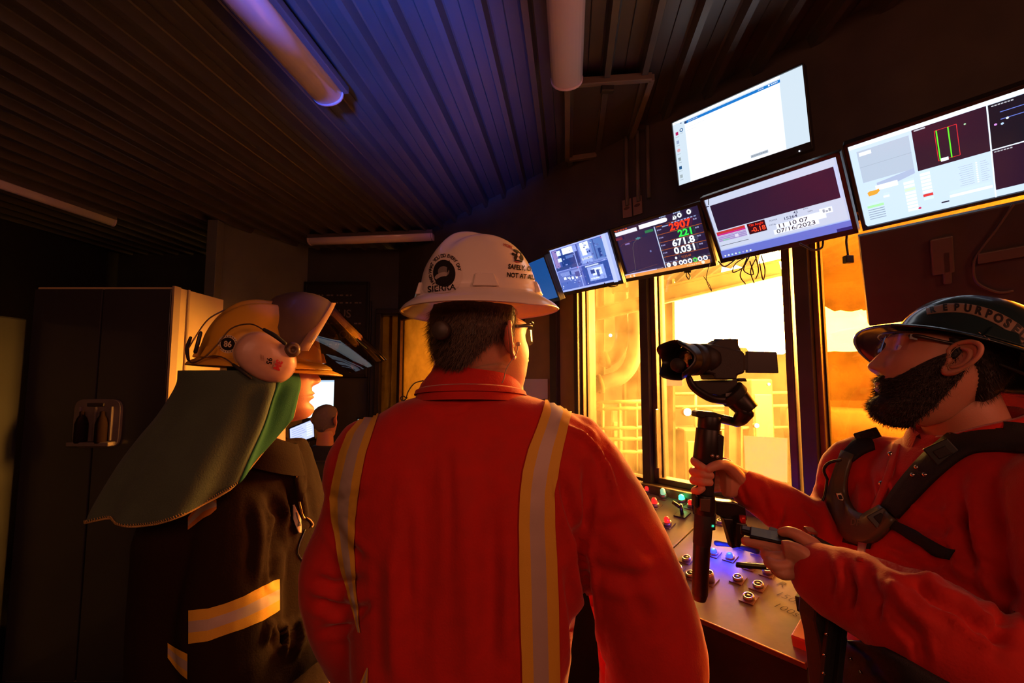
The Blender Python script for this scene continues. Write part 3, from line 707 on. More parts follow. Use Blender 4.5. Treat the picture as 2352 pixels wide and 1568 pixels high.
# hanging cables and plugs
def cable(pts, rad, label, m=M_black, plug=None, group='black cables dangling below the monitors', nm='cable', cat='cable'):
    pts = [J(*p) for p in pts]
    o = MB().tube(pts, rad, n=8, seg=8).build(nm, m)
    tag(o, label, cat, group)
    if plug: MB().box(pts[-1], plug).build('plug', m, o, bevel=.003)
    return o
cable([(1425, 640, 2.44), (1418, 655, 2.44), (1400, 658, 2.44), (1388, 650, 2.44)], .0028, 'short cable loop under the four view monitor')
cable([(1578, 618, 2.05), (1576, 632, 2.05), (1582, 641, 2.05), (1585, 634, 2.05), (1579, 624, 2.05)], .0025, 'small knotted cable loop below the readout monitor', plug=(.03, .015, .012))
cable([(1632, 600, 1.75), (1622, 640, 1.75), (1634, 668, 1.76), (1630, 655, 1.76), (1616, 635, 1.76)], .0014, 'thin wire hook hanging at left of window cables')
cable([(1650, 600, 1.72), (1665, 612, 1.72), (1690, 595, 1.72)], .0026, 'cable loop sagging at lower left corner of date monitor')
for k, pts in enumerate([[(1718, 588, 1.7), (1690, 605, 1.7), (1683, 625, 1.7), (1705, 615, 1.7), (1716, 590, 1.7)], [(1722, 588, 1.7), (1708, 620, 1.7), (1730, 630, 1.7), (1722, 600, 1.7)],
                         [(1735, 588, 1.69), (1742, 620, 1.69), (1736, 640, 1.69)], [(1748, 586, 1.69), (1757, 620, 1.69), (1752, 642, 1.69), (1744, 600, 1.69)],
                         [(1720, 590, 1.71), (1700, 630, 1.71), (1712, 652, 1.71)], [(1738, 590, 1.7), (1724, 622, 1.7), (1732, 650, 1.7)]]):
    cable(pts, .0022, ['wide left loop in the tangle of wires below date monitor', 'tight inner loop in the tangle of wires below date monitor', 'straight strand in the middle of the wire tangle below date monitor', 'rightmost loop in the tangle of wires below date monitor', 'lowest left strand in the tangle of wires below date monitor', 'wavy strand reaching lowest in the wire tangle below date monitor'][k])
cable([(1890, 545, 1.64), (1888, 568, 1.64), (1868, 574, 1.64), (1850, 566, 1.64), (1838, 560, 1.64)], .004, 'thick cable loop over the dark post right of the date monitor')
cable([(1945, 540, 1.6), (1944, 558, 1.6), (1947, 580, 1.6), (1948, 596, 1.6)], .004, 'hanging power lead ending in a chunky black plug', plug=(.028, .022, .028))
# two pale labels on the wall above the monitors
M_lab = mat('faded_label_paper', (.34, .20, .16), .7); M_labink = mat('faded_label_ink', (.10, .05, .04), .7)
for k, (a, b, c_, d_) in enumerate((((1429, 461), (1449, 455), (1451, 497), (1431, 501)), ((1453, 454), (1473, 448), (1475, 489), (1455, 495)))):
    pts = [onplane(x, y, WN, WD-.012) for x, y in (a, b, c_, d_)]
    o = MB().prism(pts, WN*.004).build('wall_label', M_lab); tag(o, ['left one of two small faded labels high on the window wall', 'right one of two small faded labels high on the window wall'][k], 'label', 'faded wall labels')
    cc = sum(pts, V((0, 0, 0)))/4-WN*.002; mb = MB(); mb.add([cc-WN*.001+WU*(-.02*math.cos(t))+UP*.009*math.sin(t) for t in [2*math.pi*i/16 for i in range(16)]], [list(range(16))]); mb.build('label_mark', M_labink, o)
# conduits on the dark wall above the labels
for k, px in enumerate((1440, 1466, 1490)):
    p = onplane(px, 440, WN, WD-.02); o = MB().cyl(V((p.x, p.y, ZT+.35)), V((p.x, p.y, CEIL)), .011).build('wall_conduit', M_hatch); tag(o, ['leftmost thin conduit', 'middle thin conduit', 'rightmost thin conduit'][k]+' running up the wall above the two faded labels', 'conduit', 'conduits above the labels')

# papers
M_paper = mat('white_paper', (.8, .76, .74), .7)
def translucent(name, col):
    m = bpy.data.materials.new(name); m.use_nodes = True; nt = m.node_tree; b = nt.nodes['Principled BSDF']; b.inputs['Base Color'].default_value = (*col, 1); b.inputs['Roughness'].default_value = .9
    t = nt.nodes.new('ShaderNodeBsdfTranslucent'); t.inputs[0].default_value = (*col, 1); x = nt.nodes.new('ShaderNodeMixShader'); x.inputs[0].default_value = .5
    nt.links.new(b.outputs[0], x.inputs[1]); nt.links.new(t.outputs[0], x.inputs[2]); nt.links.new(x.outputs[0], nt.nodes['Material Output'].inputs[0]); return m
def paper(q, off, label, m=M_paper, nm='paper_sheet'):
    pts = [onplane(x, y, WN, WD+off) for x, y in q]
    o = MB().prism(pts, WN*.001).build(nm, m); return tag(o, label, 'paper')
paper([(1708, 1000), (1808, 1006), (1808, 1108), (1712, 1090)], .04, 'white sheet taped low in the right hand window', translucent('backlit_paper', (.85, .8, .8)))
paper([(1531, 846), (1567, 846), (1567, 886), (1531, 886)], .04, 'small pinkish sheet stuck on the glass behind the camera lens', translucent('pink_paper', (.8, .66, .75)))
paper([(1198, 870), (1258, 870), (1258, 915), (1198, 925)], -.01, 'white sheet on the tan wall panel beside the centre man')
# ================================================================ FURNACE HALL seen through the glass
M_hall = mat('dusty_hall_wall', (.055, .045, .035), .8, var=.5, vscale=1.5)
M_pipe = mat('pale_pipe_lagging', (.17, .14, .155), .5, var=.25, vscale=5)
M_steel = mat('dusty_structural_steel', (.08, .055, .035), .7, var=.4, vscale=4)
M_rail = mat('hall_railing_paint', (.15, .12, .08), .6)
bk = WN*6.4
mb = MB(); mb.hexa([WN*8.2+WU*-6+UP*-.5, WN*8.2+WU*7+UP*-.5, WN*8.2+WU*7+UP*6, WN*8.2+WU*-6+UP*6]+[WN*8.3+WU*-6+UP*-.5, WN*8.3+WU*7+UP*-.5, WN*8.3+WU*7+UP*6, WN*8.3+WU*-6+UP*6]); o = mb.build('wall_hall_back', M_hall); tag(o, kind='structure')
mb = MB(); mb.hexa([WN*2.3+WU*-6+UP*-.6, WN*2.3+WU*7+UP*-.6, WN*8.3+WU*7+UP*-.6, WN*8.3+WU*-6+UP*-.6]+[WN*2.3+WU*-6+UP*-.7, WN*2.3+WU*7+UP*-.7, WN*8.3+WU*7+UP*-.7, WN*8.3+WU*-6+UP*-.7]); o = mb.build('floor_hall', mat('hall_floor_concrete', (.12, .09, .07), .8, var=.3)); tag(o, kind='structure')
mb = MB(); mb.box((0.9, 7.4, 2.4), (6.5, .1, 6)); o = mb.build('wall_hall_side', M_hall); tag(o, kind='structure')
def hp(px, py, Y): return J(px, py, Y)
def pipe(pts, r, label, m=M_pipe):
    P = [hp(*p) for p in pts]; o = empty('lagged_pipe', P[0], label, 'pipe', 'pale pipes outside the left window')
    MB().tube(P, r, n=16, seg=8).build('pipe_run', m, o)
    for a in (P[0].lerp(P[1], .6), P[-1].lerp(P[-2], .6)):
        d = (P[1]-P[0] if a == P[0].lerp(P[1], .6) else P[-1]-P[-2]).normalized(); MB().cyl(a-d*.02, a+d*.02, r*1.25).build('pipe_flange', M_steel, o)
pipe([(1424, 620, 4.3), (1426, 700, 4.3), (1428, 780, 4.3), (1415, 812, 4.3), (1395, 826, 4.3), (1388, 828, 4.3)], .065, 'upper curved pale pipe elbow seen through the left window')
pipe([(1462, 620, 4.2), (1460, 740, 4.2), (1455, 820, 4.2), (1430, 862, 4.2), (1390, 878, 4.2), (1360, 886, 4.2)], .07, 'lower curved pale pipe elbow seen through the left window')
pipe([(1342, 650, 4.6), (1342, 800, 4.6), (1342, 900, 4.6), (1335, 930, 4.6)], .05, 'straight upright pale pipe at the left edge of the left window')
def beam(a, b, w, label, Y=5.0, nm='steel_beam', m=M_steel, gp='dusty steel beams in the furnace hall', d=.1):
    A, B = hp(*a, Y), hp(*b, Y); dr = (B-A).normalized(); s_ = dr.cross(V((0, 1, 0))).normalized()*w/2
    o = empty(nm, A, label, 'beam', gp); y = V((0, d, 0))
    for off in (-w/2, w/2): MB().hexa([A+s_*(off/w*2)-s_*.15, B+s_*(off/w*2)-s_*.15, B+s_*(off/w*2)+s_*.15, A+s_*(off/w*2)+s_*.15]+[q+y for q in (A+s_*(off/w*2)-s_*.15, B+s_*(off/w*2)-s_*.15, B+s_*(off/w*2)+s_*.15, A+s_*(off/w*2)+s_*.15)]).build('beam_flange', m, o)
    MB().hexa([q+y*.4 for q in (A-s_, B-s_, B+s_, A+s_)]+[q+y*.6 for q in (A-s_, B-s_, B+s_, A+s_)]).build('beam_web', m, o)
beam((1300, 735), (1500, 690), .10, 'sloping roof beam crossing the top of the left window', 3.9)
beam((1505, 680), (1800, 612), .12, 'sloping roof beam crossing the top of the right window', 3.6)
beam((1380, 560), (1378, 1150), .09, 'upright column behind the curved pipes', 5.0)
beam((1452, 850), (1456, 1150), .14, 'pale column at the right of the left window', 4.6, m=M_rail)
beam((1528, 640), (1530, 1160), .16, 'upright column at the left of the right window', 4.4)
beam((1690, 900), (1690, 1200), .12, 'short stout column behind the camera rig', 4.6)
beam((1350, 745), (1300, 900), .05, 'thin slanting brace in the left window', 4.4); beam((1470, 820), (1430, 700), .05, 'thin slanting brace beside the pale column', 4.4)
def rail(x0, x1, ys, Y, label):
    o = empty('handrail', hp(x0, ys[0], Y), label, 'railing', 'handrails in the furnace hall')
    for y in ys: MB().cyl(hp(x0, y, Y), hp(x1, y-4, Y), .018, n=10).build('rail_bar', M_rail, o)
    for k in range(5): x = lerp(x0, x1, k/4); MB().cyl(hp(x, ys[0], Y), hp(x, ys[-1]+40, Y), .016, n=10).build('rail_post', M_rail, o)
rail(1345, 1500, (925, 940, 985, 1010, 1040), 4.0, 'handrail beyond the left window glass'); rail(1520, 1830, (905, 935, 985), 5.0, 'handrail beyond the right window behind the camera rig')
# plant cabinets and walkway deck
for k, (x0, y0, x1, y1, Y, lb) in enumerate(((1575, 985, 1640, 1150, 4.8, 'dusty control cubicle low behind the gimbal handle'), (1730, 870, 1775, 985, 4.9, 'dusty upright tank right of the camera rig'), (1640, 940, 1700, 1010, 5.2, 'dusty box on the walkway behind the gimbal'), (1405, 940, 1450, 1060, 5.2, 'dusty box behind the handrail in left window'))):
    a, b = hp(x0, y1, Y), hp(x1, y0, Y); a.z = -.6; t = empty('plant_cubicle', a, lb, 'cabinet', 'dusty plant boxes in the hall')
    MB().box((a+b)/2+V((0, .2, 0)), (b.x-a.x, .4, b.z-a.z)).build('cubicle_body', M_steel, t, bevel=.02); MB().box((a+b)/2-V((0, .005, 0)), ((b.x-a.x)*.8, .02, (b.z-a.z)*.85)).build('cubicle_door', M_rail, t, bevel=.01)
M_hlamp = mat('hall_lamp_glow', (1, .9, .7), .4, emit=(1, .8, .45), estr=30)
for k, (x, y) in enumerate(((1579, 946), (1738, 977), (1766, 882), (1402, 770))):
    t = empty('hall_lamp', hp(x, y, 4.3), ['bright oval hall lamp left of the gimbal head', 'small bright hall lamp right of the gimbal handle', 'tiny hall lamp below the flip-out camera screen', 'small hall lamp above the pipe elbow in left window'][k], 'lamp', 'small lamps glowing in the hall')
    p = hp(x, y, 4.3); rr = (.035, .02, .012, .015)[k]
    MB().lathe(p, (0, -1, 0), [(0, 0), (rr, 0), (rr*.9, rr*.4), (rr*.5, rr*.8), (0, rr*.9)], n=16).build('lamp_bulb', M_hlamp, t); MB().lathe(p, (0, 1, 0), [(0, 0), (rr*1.2, 0), (rr*1.1, rr*2), (0, rr*2)], n=16).build('lamp_housing', M_steel, t)
# furnace with roaring flames
FC = hp(1700, 745, 4.6)
fe = mat('furnace_flame', (1, .6, .2), .5, emit=(1, .48, .10), estr=190)
fe_fill = mat('offscreen_fill_flame', (1, .6, .2), .5, emit=(1, .43, .06), estr=620)
def flame(c, rx, ry, rz, seed, name='furnace_flames', parent=None, m=None):
    bm = bmesh.new(); bmesh.ops.create_icosphere(bm, subdivisions=4, radius=1)
    for v in bm.verts:
        d = v.co.copy(); nz = noise.noise(d*1.7+V((seed, 0, 0)))*.35+noise.noise(d*4+V((0, seed, 0)))*.14
        k = 1+nz+(max(0, d.z)*.25*noise.noise(d*6+V((seed, 3, 1))))
        v.co = V((d.x*rx*k, d.y*ry*k, d.z*rz*k*(1.0 if d.z > 0 else .7)))+c
    me = bpy.data.meshes.new(name); bm.to_mesh(me); bm.free(); me.materials.append(m or fe)
    for p in me.polygons: p.use_smooth = True
    return link(name, me, parent)
fr = empty('furnace_fire', FC, 'blinding white and orange furnace fire beyond the window glass', 'fire')
flame(hp(1650, 745, 4.6), .48, .30, .36, 1.3, 'flame_body', fr); flame(hp(1760, 735, 4.5), .40, .3, .42, 4.7, 'flame_body', fr); flame(hp(1790, 665, 4.4), .22, .16, .42, 9.1, 'flame_tongue', fr); flame(hp(1715, 680, 4.6), .34, .2, .28, 12.4, 'flame_tongue', fr)
flame(hp(1930, 766, 4.0), .46, .3, .19, 7.7, 'flame_body', fr)
flame(hp(2120, 766, 3.7), .62, .3, .20, 2.2, 'flame_body', fr)
flame(V((3.7, 2.75, 2.25)), .45, .45, .5, 3.3, 'flame_body', fr, fe_fill)  # unseen extra flame added out of frame to light the cabinet side
flame(hp(1548, 720, 4.6), .07, .07, .30, 5.2, 'flame_tongue', fr)
M_vessel = mat('furnace_shell', (.20, .12, .07), .8, var=.4, vscale=3)
fv = empty('electric_furnace', hp(1800, 950, 4.9), 'squat round furnace vessel under the fire', 'furnace')
c = hp(2060, 880, 4.8); c.z = -.6
MB().lathe(c, UP, [(0, 0), (.95, 0), (1.0, .2), (1.0, 1.55), (1.07, 1.6), (1.07, 1.85), (.95, 1.9), (.9, 1.5), (0, 1.45)], n=48).build('vessel_shell', M_vessel, fv)
for k in range(10):
    a = k*math.pi/5; MB().box(c+V((math.cos(a)*1.02, math.sin(a)*1.02, .9)), (.06, .06, 1.4), R=Matrix.Rotation(a, 3, 'Z')).build('shell_rib', M_steel, fv, bevel=.01)
# ================================================================ CONTROL CONSOLE
pf = J(1700, 1459, 1.40)                                   # a point on the seen front edge
DF = pf.dot(WN)-WD; ZF = pf.z; DB, ZB = -.07, 1.0
CB, CF_ = W(0, ZB, DB), W(0, ZF, DF)
cslope = (CF_-CB).normalized(); CN = cslope.cross(WU).normalized()
if CN.z < 0: CN = -CN
CD = CN.dot(CB)
def oncon(px, py): return onplane(px, py, CN, CD)
sR = oncon(1872, 1480).dot(WU); sL = wS(1150)
M_con = mat('worn_cream_console_top', (.25, .195, .145), .5, var=.3, vscale=7, bump=.15, bscale=60)
M_conb = mat('console_body_black', (.03, .022, .02), .5, var=.3)
con = empty('control_console', W((sR+sL)/2, .5, -.3), 'sloping cream control desk with lit push buttons under the window', 'control desk')
P = lambda s, t, o=0: W(s, lerp(ZB, ZF, t), lerp(DB, DF, t))+CN*o
smid = oncon(1600, 1190).dot(WU); smid2 = oncon(1545, 1275).dot(WU); smid = (smid+smid2)/2
for a, b in ((sR, smid-.004), (smid+.004, sL)):
    MB().hexa([P(a, 0), P(b, 0), P(b, 1), P(a, 1)]+[P(a, 0, -.02), P(b, 0, -.02), P(b, 1, -.02), P(a, 1, -.02)]).build('console_top', M_con, con, bevel=.002)
mb = MB(); mb.hexa([P(sR, 0, -.021), P(sL, 0, -.021), W(sL, 0, DB), W(sR, 0, DB)]+[P(sR, 1, -.021), P(sL, 1, -.021), W(sL, 0, DF+.1), W(sR, 0, DF+.1)]); mb.build('console_body', M_conb, con)
MB().hexa([P(sR, 1, .003), P(sL, 1, .003), P(sL, 1.008, .003), P(sR, 1.008, .003)]+[P(sR, 1, -.012), P(sL, 1, -.012), P(sL, 1.008, -.012), P(sR, 1.008, -.012)]).build('front_edge_strip', mat('edge_strip_metal', (.5, .22, .1), .3, metal=.7), con, bevel=.001)
# red side piece of the desk by the right man
MB().box(oncon(1872, 1462)+CN*.012, (.075, .13, .04), R=Matrix((WU, cslope, CN)).transposed()).build('red_side_box', mat('red_desk_box', (.55, .08, .03), .4, coat=.3), con, bevel=.004)
MB().box(oncon(1868, 1410)+CN*.035, (.07, .05, .05), R=Matrix((WU, cslope, CN)).transposed()).build('black_box_lid', M_black, con, bevel=.003)
M_plate = mat('legend_plate', (.24, .15, .11), .5, var=.3); M_cap = mat('button_black_cap', (.02, .016, .015), .35)
M_bring = mat('button_ring_metal', (.45, .36, .32), .3, metal=.8)
lit = {'red': mat('lit_red_lens', (.5, .01, .01), .25, emit=(1, .02, .015), estr=1.2), 'green': mat('lit_green_lens', (.05, .6, .2), .25, emit=(.03, 1, .30), estr=5), 'dim': mat('pale_green_lens', (.5, .7, .5), .3, emit=(.25, 1, .6), estr=.5),
       'blue': mat('lit_blue_lens', (.05, .1, .9), .25, emit=(.01, .02, 1), estr=7), 'black': M_cap}
cx_, cy_ = WU, cslope
RC = Matrix((WU, cslope, CN)).transposed()
def button(px, py, kind, r=.0125, h=.014, plate=True, rot=.0):
    p = oncon(px, py); p -= CN*.0
    b = MB()
    if plate: b.box(p+CN*.0018, (r*3.3, r*3.6, .003), R=RC)
    b = b.build('push_button', M_plate, con, bevel=.0005) if plate else None
    par = b or con
    MB().lathe(p, CN, [(r*1.25, .002), (r*1.28, h*.7), (r*1.15, h), (r*.85, h), (r*.82, h*.8)], n=24).build('button_ring', M_bring, par)
    if kind == 'black': MB().lathe(p, CN, [(0, h*.95), (r*.78, h*.93), (r*.82, h*.8), (r*.8, .003)], n=20).build('button_cap', lit[kind], par)
    else: MB().lathe(p, CN, [(0, h*2.2), (r*.5, h*2.15), (r*.8, h*1.9), (r*.9, h*1.2), (r*.9, h*.8)], n=20).build('button_lens', lit[kind], par)
for px, py, k, r, h in ((1505, 1163, 'red', .015, .020), (1487, 1130, 'red', .012, .014), (1525, 1143, 'dim', .014, .022), (1567, 1152, 'green', .015, .016), (1588, 1164, 'red', .014, .016), (1534, 1206, 'red', .014, .018),
                        (1640, 1272, 'blue', .0125, .010), (1677, 1282, 'blue', .0125, .010), (1577, 1286, 'black', .013, .014), (1586, 1322, 'black', .013, .014), (1558, 1308, 'black', .012, .014), (1630, 1335, 'black', .014, .035),
                        (1695, 1331, 'black', .013, .014), (1742, 1347, 'black', .0135, .014), (1720, 1375, 'black', .0135, .014), (1764, 1316, 'black', .0135, .018), (1722, 1302, 'black', .012, .012), (1655, 1200, 'black', .012, .014), (1700, 1255, 'black', .012, .014), (1741, 1268, 'black', .012, .014)):
    button(px, py, k, r, h)
# green-lit lever switch
p = oncon(1567, 1182); js = MB().box(p+CN*.003, (.055, .055, .005), R=RC).build('lever_switch', M_cap, con, bevel=.001)
MB().cyl(p, p+CN*.05, .008).build('lever_post', M_cap, js); MB().cyl(p+CN*.045+cslope*.012+WU*.0, p+CN*.052+WU*.035-cslope*.0, .008).build('lever_arm', M_cap, js)
# felt pen writing on the panel
mb = MB(); M_ink = mat('felt_pen_ink', (.05, .03, .03), .7)
def pen(s_, px, py, size):
    vs, fs = textmesh(s_, size, -.012); p = oncon(px, py); ux = (oncon(px+30, py+14)-p).normalized(); uy = CN.cross(ux)
    mb.add([p+CN*.0008+ux*x*1.15+uy*y+ux*y*.25 for x, y in vs], fs, M_ink)
pen('R', 1796, 1342, .04); pen('150x', 1812, 1374, .035); pen('100s', 1806, 1400, .035); mb.build('handwriting', parent=con)
# lamp light actually thrown by the blue and green lenses
def pt(name, loc, col, e, r=.01):
    l = bpy.data.lights.new(name, 'POINT'); l.color = col; l.energy = e; l.shadow_soft_size = r; o = bpy.data.objects.new(name, l); C.objects.link(o); o.location = loc; return o
pt('blue_button_glow', oncon(1640, 1272)+CN*.03, (.01, .03, 1), 1.0); pt('blue_button_glow', oncon(1677, 1282)+CN*.03, (.01, .03, 1), 1.0)
pt('green_button_glow', oncon(1567, 1152)+CN*.055, (.05, 1, .3), .06)
# small black handset lying among the buttons
p = oncon(1690, 1270); o = MB().tube([p+CN*.02+WU*.07, p+CN*.03, p+CN*.022-WU*.07-cslope*.02], [.011, .007, .012], n=14).build('radio_microphone', M_blackr)
tag(o, 'small black handset lying on the console by the two blue lit buttons', 'microphone')
mb = MB(); mb.box(oncon(1610, 1178)+CN*.03, (.05, .05, .06), R=RC); o = mb.build('junction_box', M_black, bevel=.004); tag(o, 'little black box on the console behind the gimbal handle', 'box')

# ================================================================ BACK DESK with screens and the seated operator
M_desk = mat('desk_top_dark', (.05, .045, .05), .5)
dz = .80
MB_ = MB(); MB_.box((-1.45, 4.25, dz), (1.5, .7, .04)); 
for x in (-2.1, -.8):
    for y in (3.98, 4.52): MB_.box((x, y, dz/2), (.05, .05, dz))
o = MB_.build('back_desk', M_desk, bevel=.004); tag(o, 'dark desk at the far wall in front of the seated operator', 'desk')
def d_w1(rect, poly, line, disc, text):
    rect(0, 0, 1, 1, (.72, .9, 1), 1.5); rect(0, 0, 1, .05, (.5, .7, .95), 1)
def d_w2(rect, poly, line, disc, text):
    rect(0, 0, 1, 1, (.55, .62, 1), 1.3)
    for k in range(6): rect(.08, .12+.13*k, .5+.07*(k % 4), .16+.13*k, (.42, .48, .85), 1.0); rect(.7, .1+.13*k, .9, .17+.13*k, (.7, .78, 1), 1.4)
def d_w3(rect, poly, line, disc, text): rect(0, 0, 1, 1, (.3, .75, .9), 1.3)
def desk_mon(q, D, label, d):
    t, L, c, r, u, n, w, h = monitor(q, D, label, d, bz=.012, arm=False, group='monitors on the back desk')
    R = Matrix((r, n, u)).transposed(); b = c+n*.05-u*(h/2-.05); MB().cyl(b, V((b.x, b.y+.0, dz+.03)), .02).build('monitor_stand', M_bez, t); MB().box((b.x, b.y, dz+.027), (.2, .16, .012)).build('stand_foot', M_bez, t, bevel=.003)
desk_mon([(700, 872), (768, 873), (765, 957), (698, 960)], 4.15, 'bright white monitor behind the seated operator on back desk', d_w1)
desk_mon([(664, 985), (722, 962), (722, 1002), (668, 1022)], 3.95, 'lower tilted lilac monitor beside the seated operator', d_w2)
desk_mon([(822, 962), (850, 962), (850, 985), (822, 985)], 4.2, 'tiny cyan monitor showing beside the left shoulder of centre man', d_w3)
def d_blue(rect, poly, line, disc, text): rect(0, 0, 1, 1, (.15, .35, .95), 1.0)
# ================================================================ HEADS, EARS, HAIR
def headframe(pos, yaw, pitch=0, roll=0):      # yaw: 0 = facing +X, 90 = facing +Y (degrees); pitch>0 looks up
    R = Matrix.Rotation(math.radians(yaw), 4, 'Z') @ Matrix.Rotation(math.radians(-pitch), 4, 'Y') @ Matrix.Rotation(math.radians(roll), 4, 'X')
    return Matrix.Translation(pos) @ R
FRONT = [(-.122, .052), (-.118, .072), (-.108, .084), (-.094, .087), (-.082, .083), (-.072, .083), (-.055, .087), (-.03, .086), (0, .084), (.018, .082), (.03, .083), (.045, .089), (.06, .091), (.08, .087), (.1, .070), (.115, .042), (.122, .02), (.125, 0)]
BACK = [(-.122, -.0), (-.1, -.03), (-.07, -.055), (-.04, -.078), (-.01, -.092), (.03, -.102), (.06, -.100), (.085, -.088), (.105, -.064), (.118, -.034), (.125, 0)]
WID = [(-.122, .018), (-.116, .028), (-.105, .038), (-.088, .048), (-.06, .058), (-.03, .066), (0, .071), (.03, .074), (.06, .073), (.085, .064), (.105, .046), (.118, .025), (.125, .001)]
def head_point(z, ph, age=0, full=0):
    xf, xb, w = sint(FRONT, z), sint(BACK, z), sint(WID, z)+full*gs(z+.05, .04)
    ca, sa = math.cos(ph), math.sin(ph); xm = lerp(xb, xf, .48)
    pf = 2.35
    if ca >= 0: x = xm+(xf-xm)*abs(ca)**(2/pf); y = w*math.copysign(abs(sa)**(2/pf), sa)
    else: x = xm+(xb-xm)*abs(ca)**(2/2.1)*-1*-1; x = xm-(xm-xb)*abs(ca)**(2/2.1); y = w*math.copysign(abs(sa)**(2/2.1), sa)
    if ca > 0:
        f = ca
        # nose
        nh = sint([(-.038, 0), (-.034, .004), (-.029, .017), (-.020, .025), (-.008, .0205), (.010, .013), (.026, .006), (.038, .001), (.045, 0)], z)
        sg = sint([(-.035, .013), (-.022, .0125), (-.01, .009), (.02, .0062), (.04, .008)], z)
        x += nh*gs(y, sg)
        x += .006*gs(z+.025, .006)*(gs(y-.014, .005)+gs(y+.014, .005))      # wings
        x -= .004*gs(z+.033, .003)*(gs(y-.007, .003)+gs(y+.007, .003))
        # eye sockets & lids
        e = gs(z-.024, .011)*(gs(y-.031, .013)+gs(y+.031, .013)); x -= .011*e
        e2 = gs(z-.023, .0065)*(gs(y-.031, .0105)+gs(y+.031, .0105)); x += .0065*e2+.005*gs(z-.031, .0035)*(gs(y-.031, .013)+gs(y+.031, .013))
        x += .004*gs(z-.046, .006)*(gs(y-.026, .016)+gs(y+.026, .016))        # brow
        # lips
        x += .0075*gs(z+.0535, .0034)*gs(y, .016)+.0075*gs(z+.0645, .0042)*gs(y, .0145)-.0035*gs(z+.0588, .0016)*gs(y, .021)
        x -= .003*gs(z+.044, .005)*gs(y, .004); x -= .005*gs(z+.0755, .004)*gs(y, .018); x += .005*gs(z+.094, .011)*gs(y, .017)
        ck = gs(z+.01, .018)*(gs(y-.045, .014)+gs(y+.045, .014)); x += .004*ck; y += math.copysign(.002*ck, y)
        x -= .0025*age*(gs(z+.045, .02)*(gs(abs(y)-.034-(.03+z)*-.15, .004)))
    y -= math.copysign(.003*gs(x-.055, .012)*gs(z-.045, .02), y)   # temples
    return V((x, y, z))
def head_mb(M, mb, nz=150, nr=144, mt=None, age=0, full=0, hatted=True):
    rings = []
    for i in range(nz+1):
        t = i/nz; z = -.122+.247*(.5-.5*math.cos(math.pi*t)) if i not in (0,) else -.122
        z = lerp(-.122, .1249, t)*.6+z*.4
        row = [head_point(min(z, .1249), 2*math.pi*j/nr, age, full) for j in range(nr)]
        if hatted and z > .045:
            q = 1-.42*sm(.045, .10, z); row = [V((p.x*q-.006, p.y*q, .045+(p.z-.045)*.5)) for p in row]
        rings.append([M @ p for p in row])
    mb.loft(rings, mt)
def ear_mb(M, side, mb, mt=None, s=1.0):
    c = V((-.008, side*.071, .004))
    def E(u, v, o): return M @ (c+V((u*.9-v*.18, side*(o+.013+(-u)*.72), v))*s)
    # helix rim
    pts = [(.012, .004, .001), (.017, .018, .002), (.010, .030, .006), (-.004, .034, .009), (-.016, .026, .012), (-.020, .010, .012), (-.016, -.006, .010), (-.009, -.018, .007), (.001, -.027, .005), (.009, -.027, .003), (.012, -.018, .001), (.012, -.012, .0)]
    mb.tube([E(*p) for p in pts], [.0032, .004, .004, .004, .004, .0038, .0036, .0034, .005, .006, .005, .003], n=10, m=mt)
    mb.tube([E(*p) for p in [(.002, .022, .003), (-.008, .016, .006), (-.011, .002, .006), (-.006, -.012, .004), (.004, -.016, .003)]], [.003, .0038, .0038, .0034, .003], n=8, m=mt)   # antihelix
    mb.tube([E(*p) for p in [(.014, .004, .0), (.011, -.003, .003), (.012, -.011, .001)]], [.004, .0045, .004], n=8, m=mt)   # tragus
    rings = []
    for k, (rr, o) in enumerate(((.3, -.004), (.62, -.002), (.85, .002), (1.0, .0065))):
        rings.append([E(-.002+.017*rr*math.cos(a), .003+.030*rr*math.sin(a), o+(.004*(math.cos(a) < 0)*rr)) for a in [2*math.pi*j/20 for j in range(20)]])
    back = [[E(-.002+.015*rr*math.cos(a), .003+.027*rr*math.sin(a), o-.004) for a in [2*math.pi*j/20 for j in range(20)]] for rr, o in ((1.0, .004), (.6, -.006), (.3, -.01))]
    mb.loft(rings+back, mt)
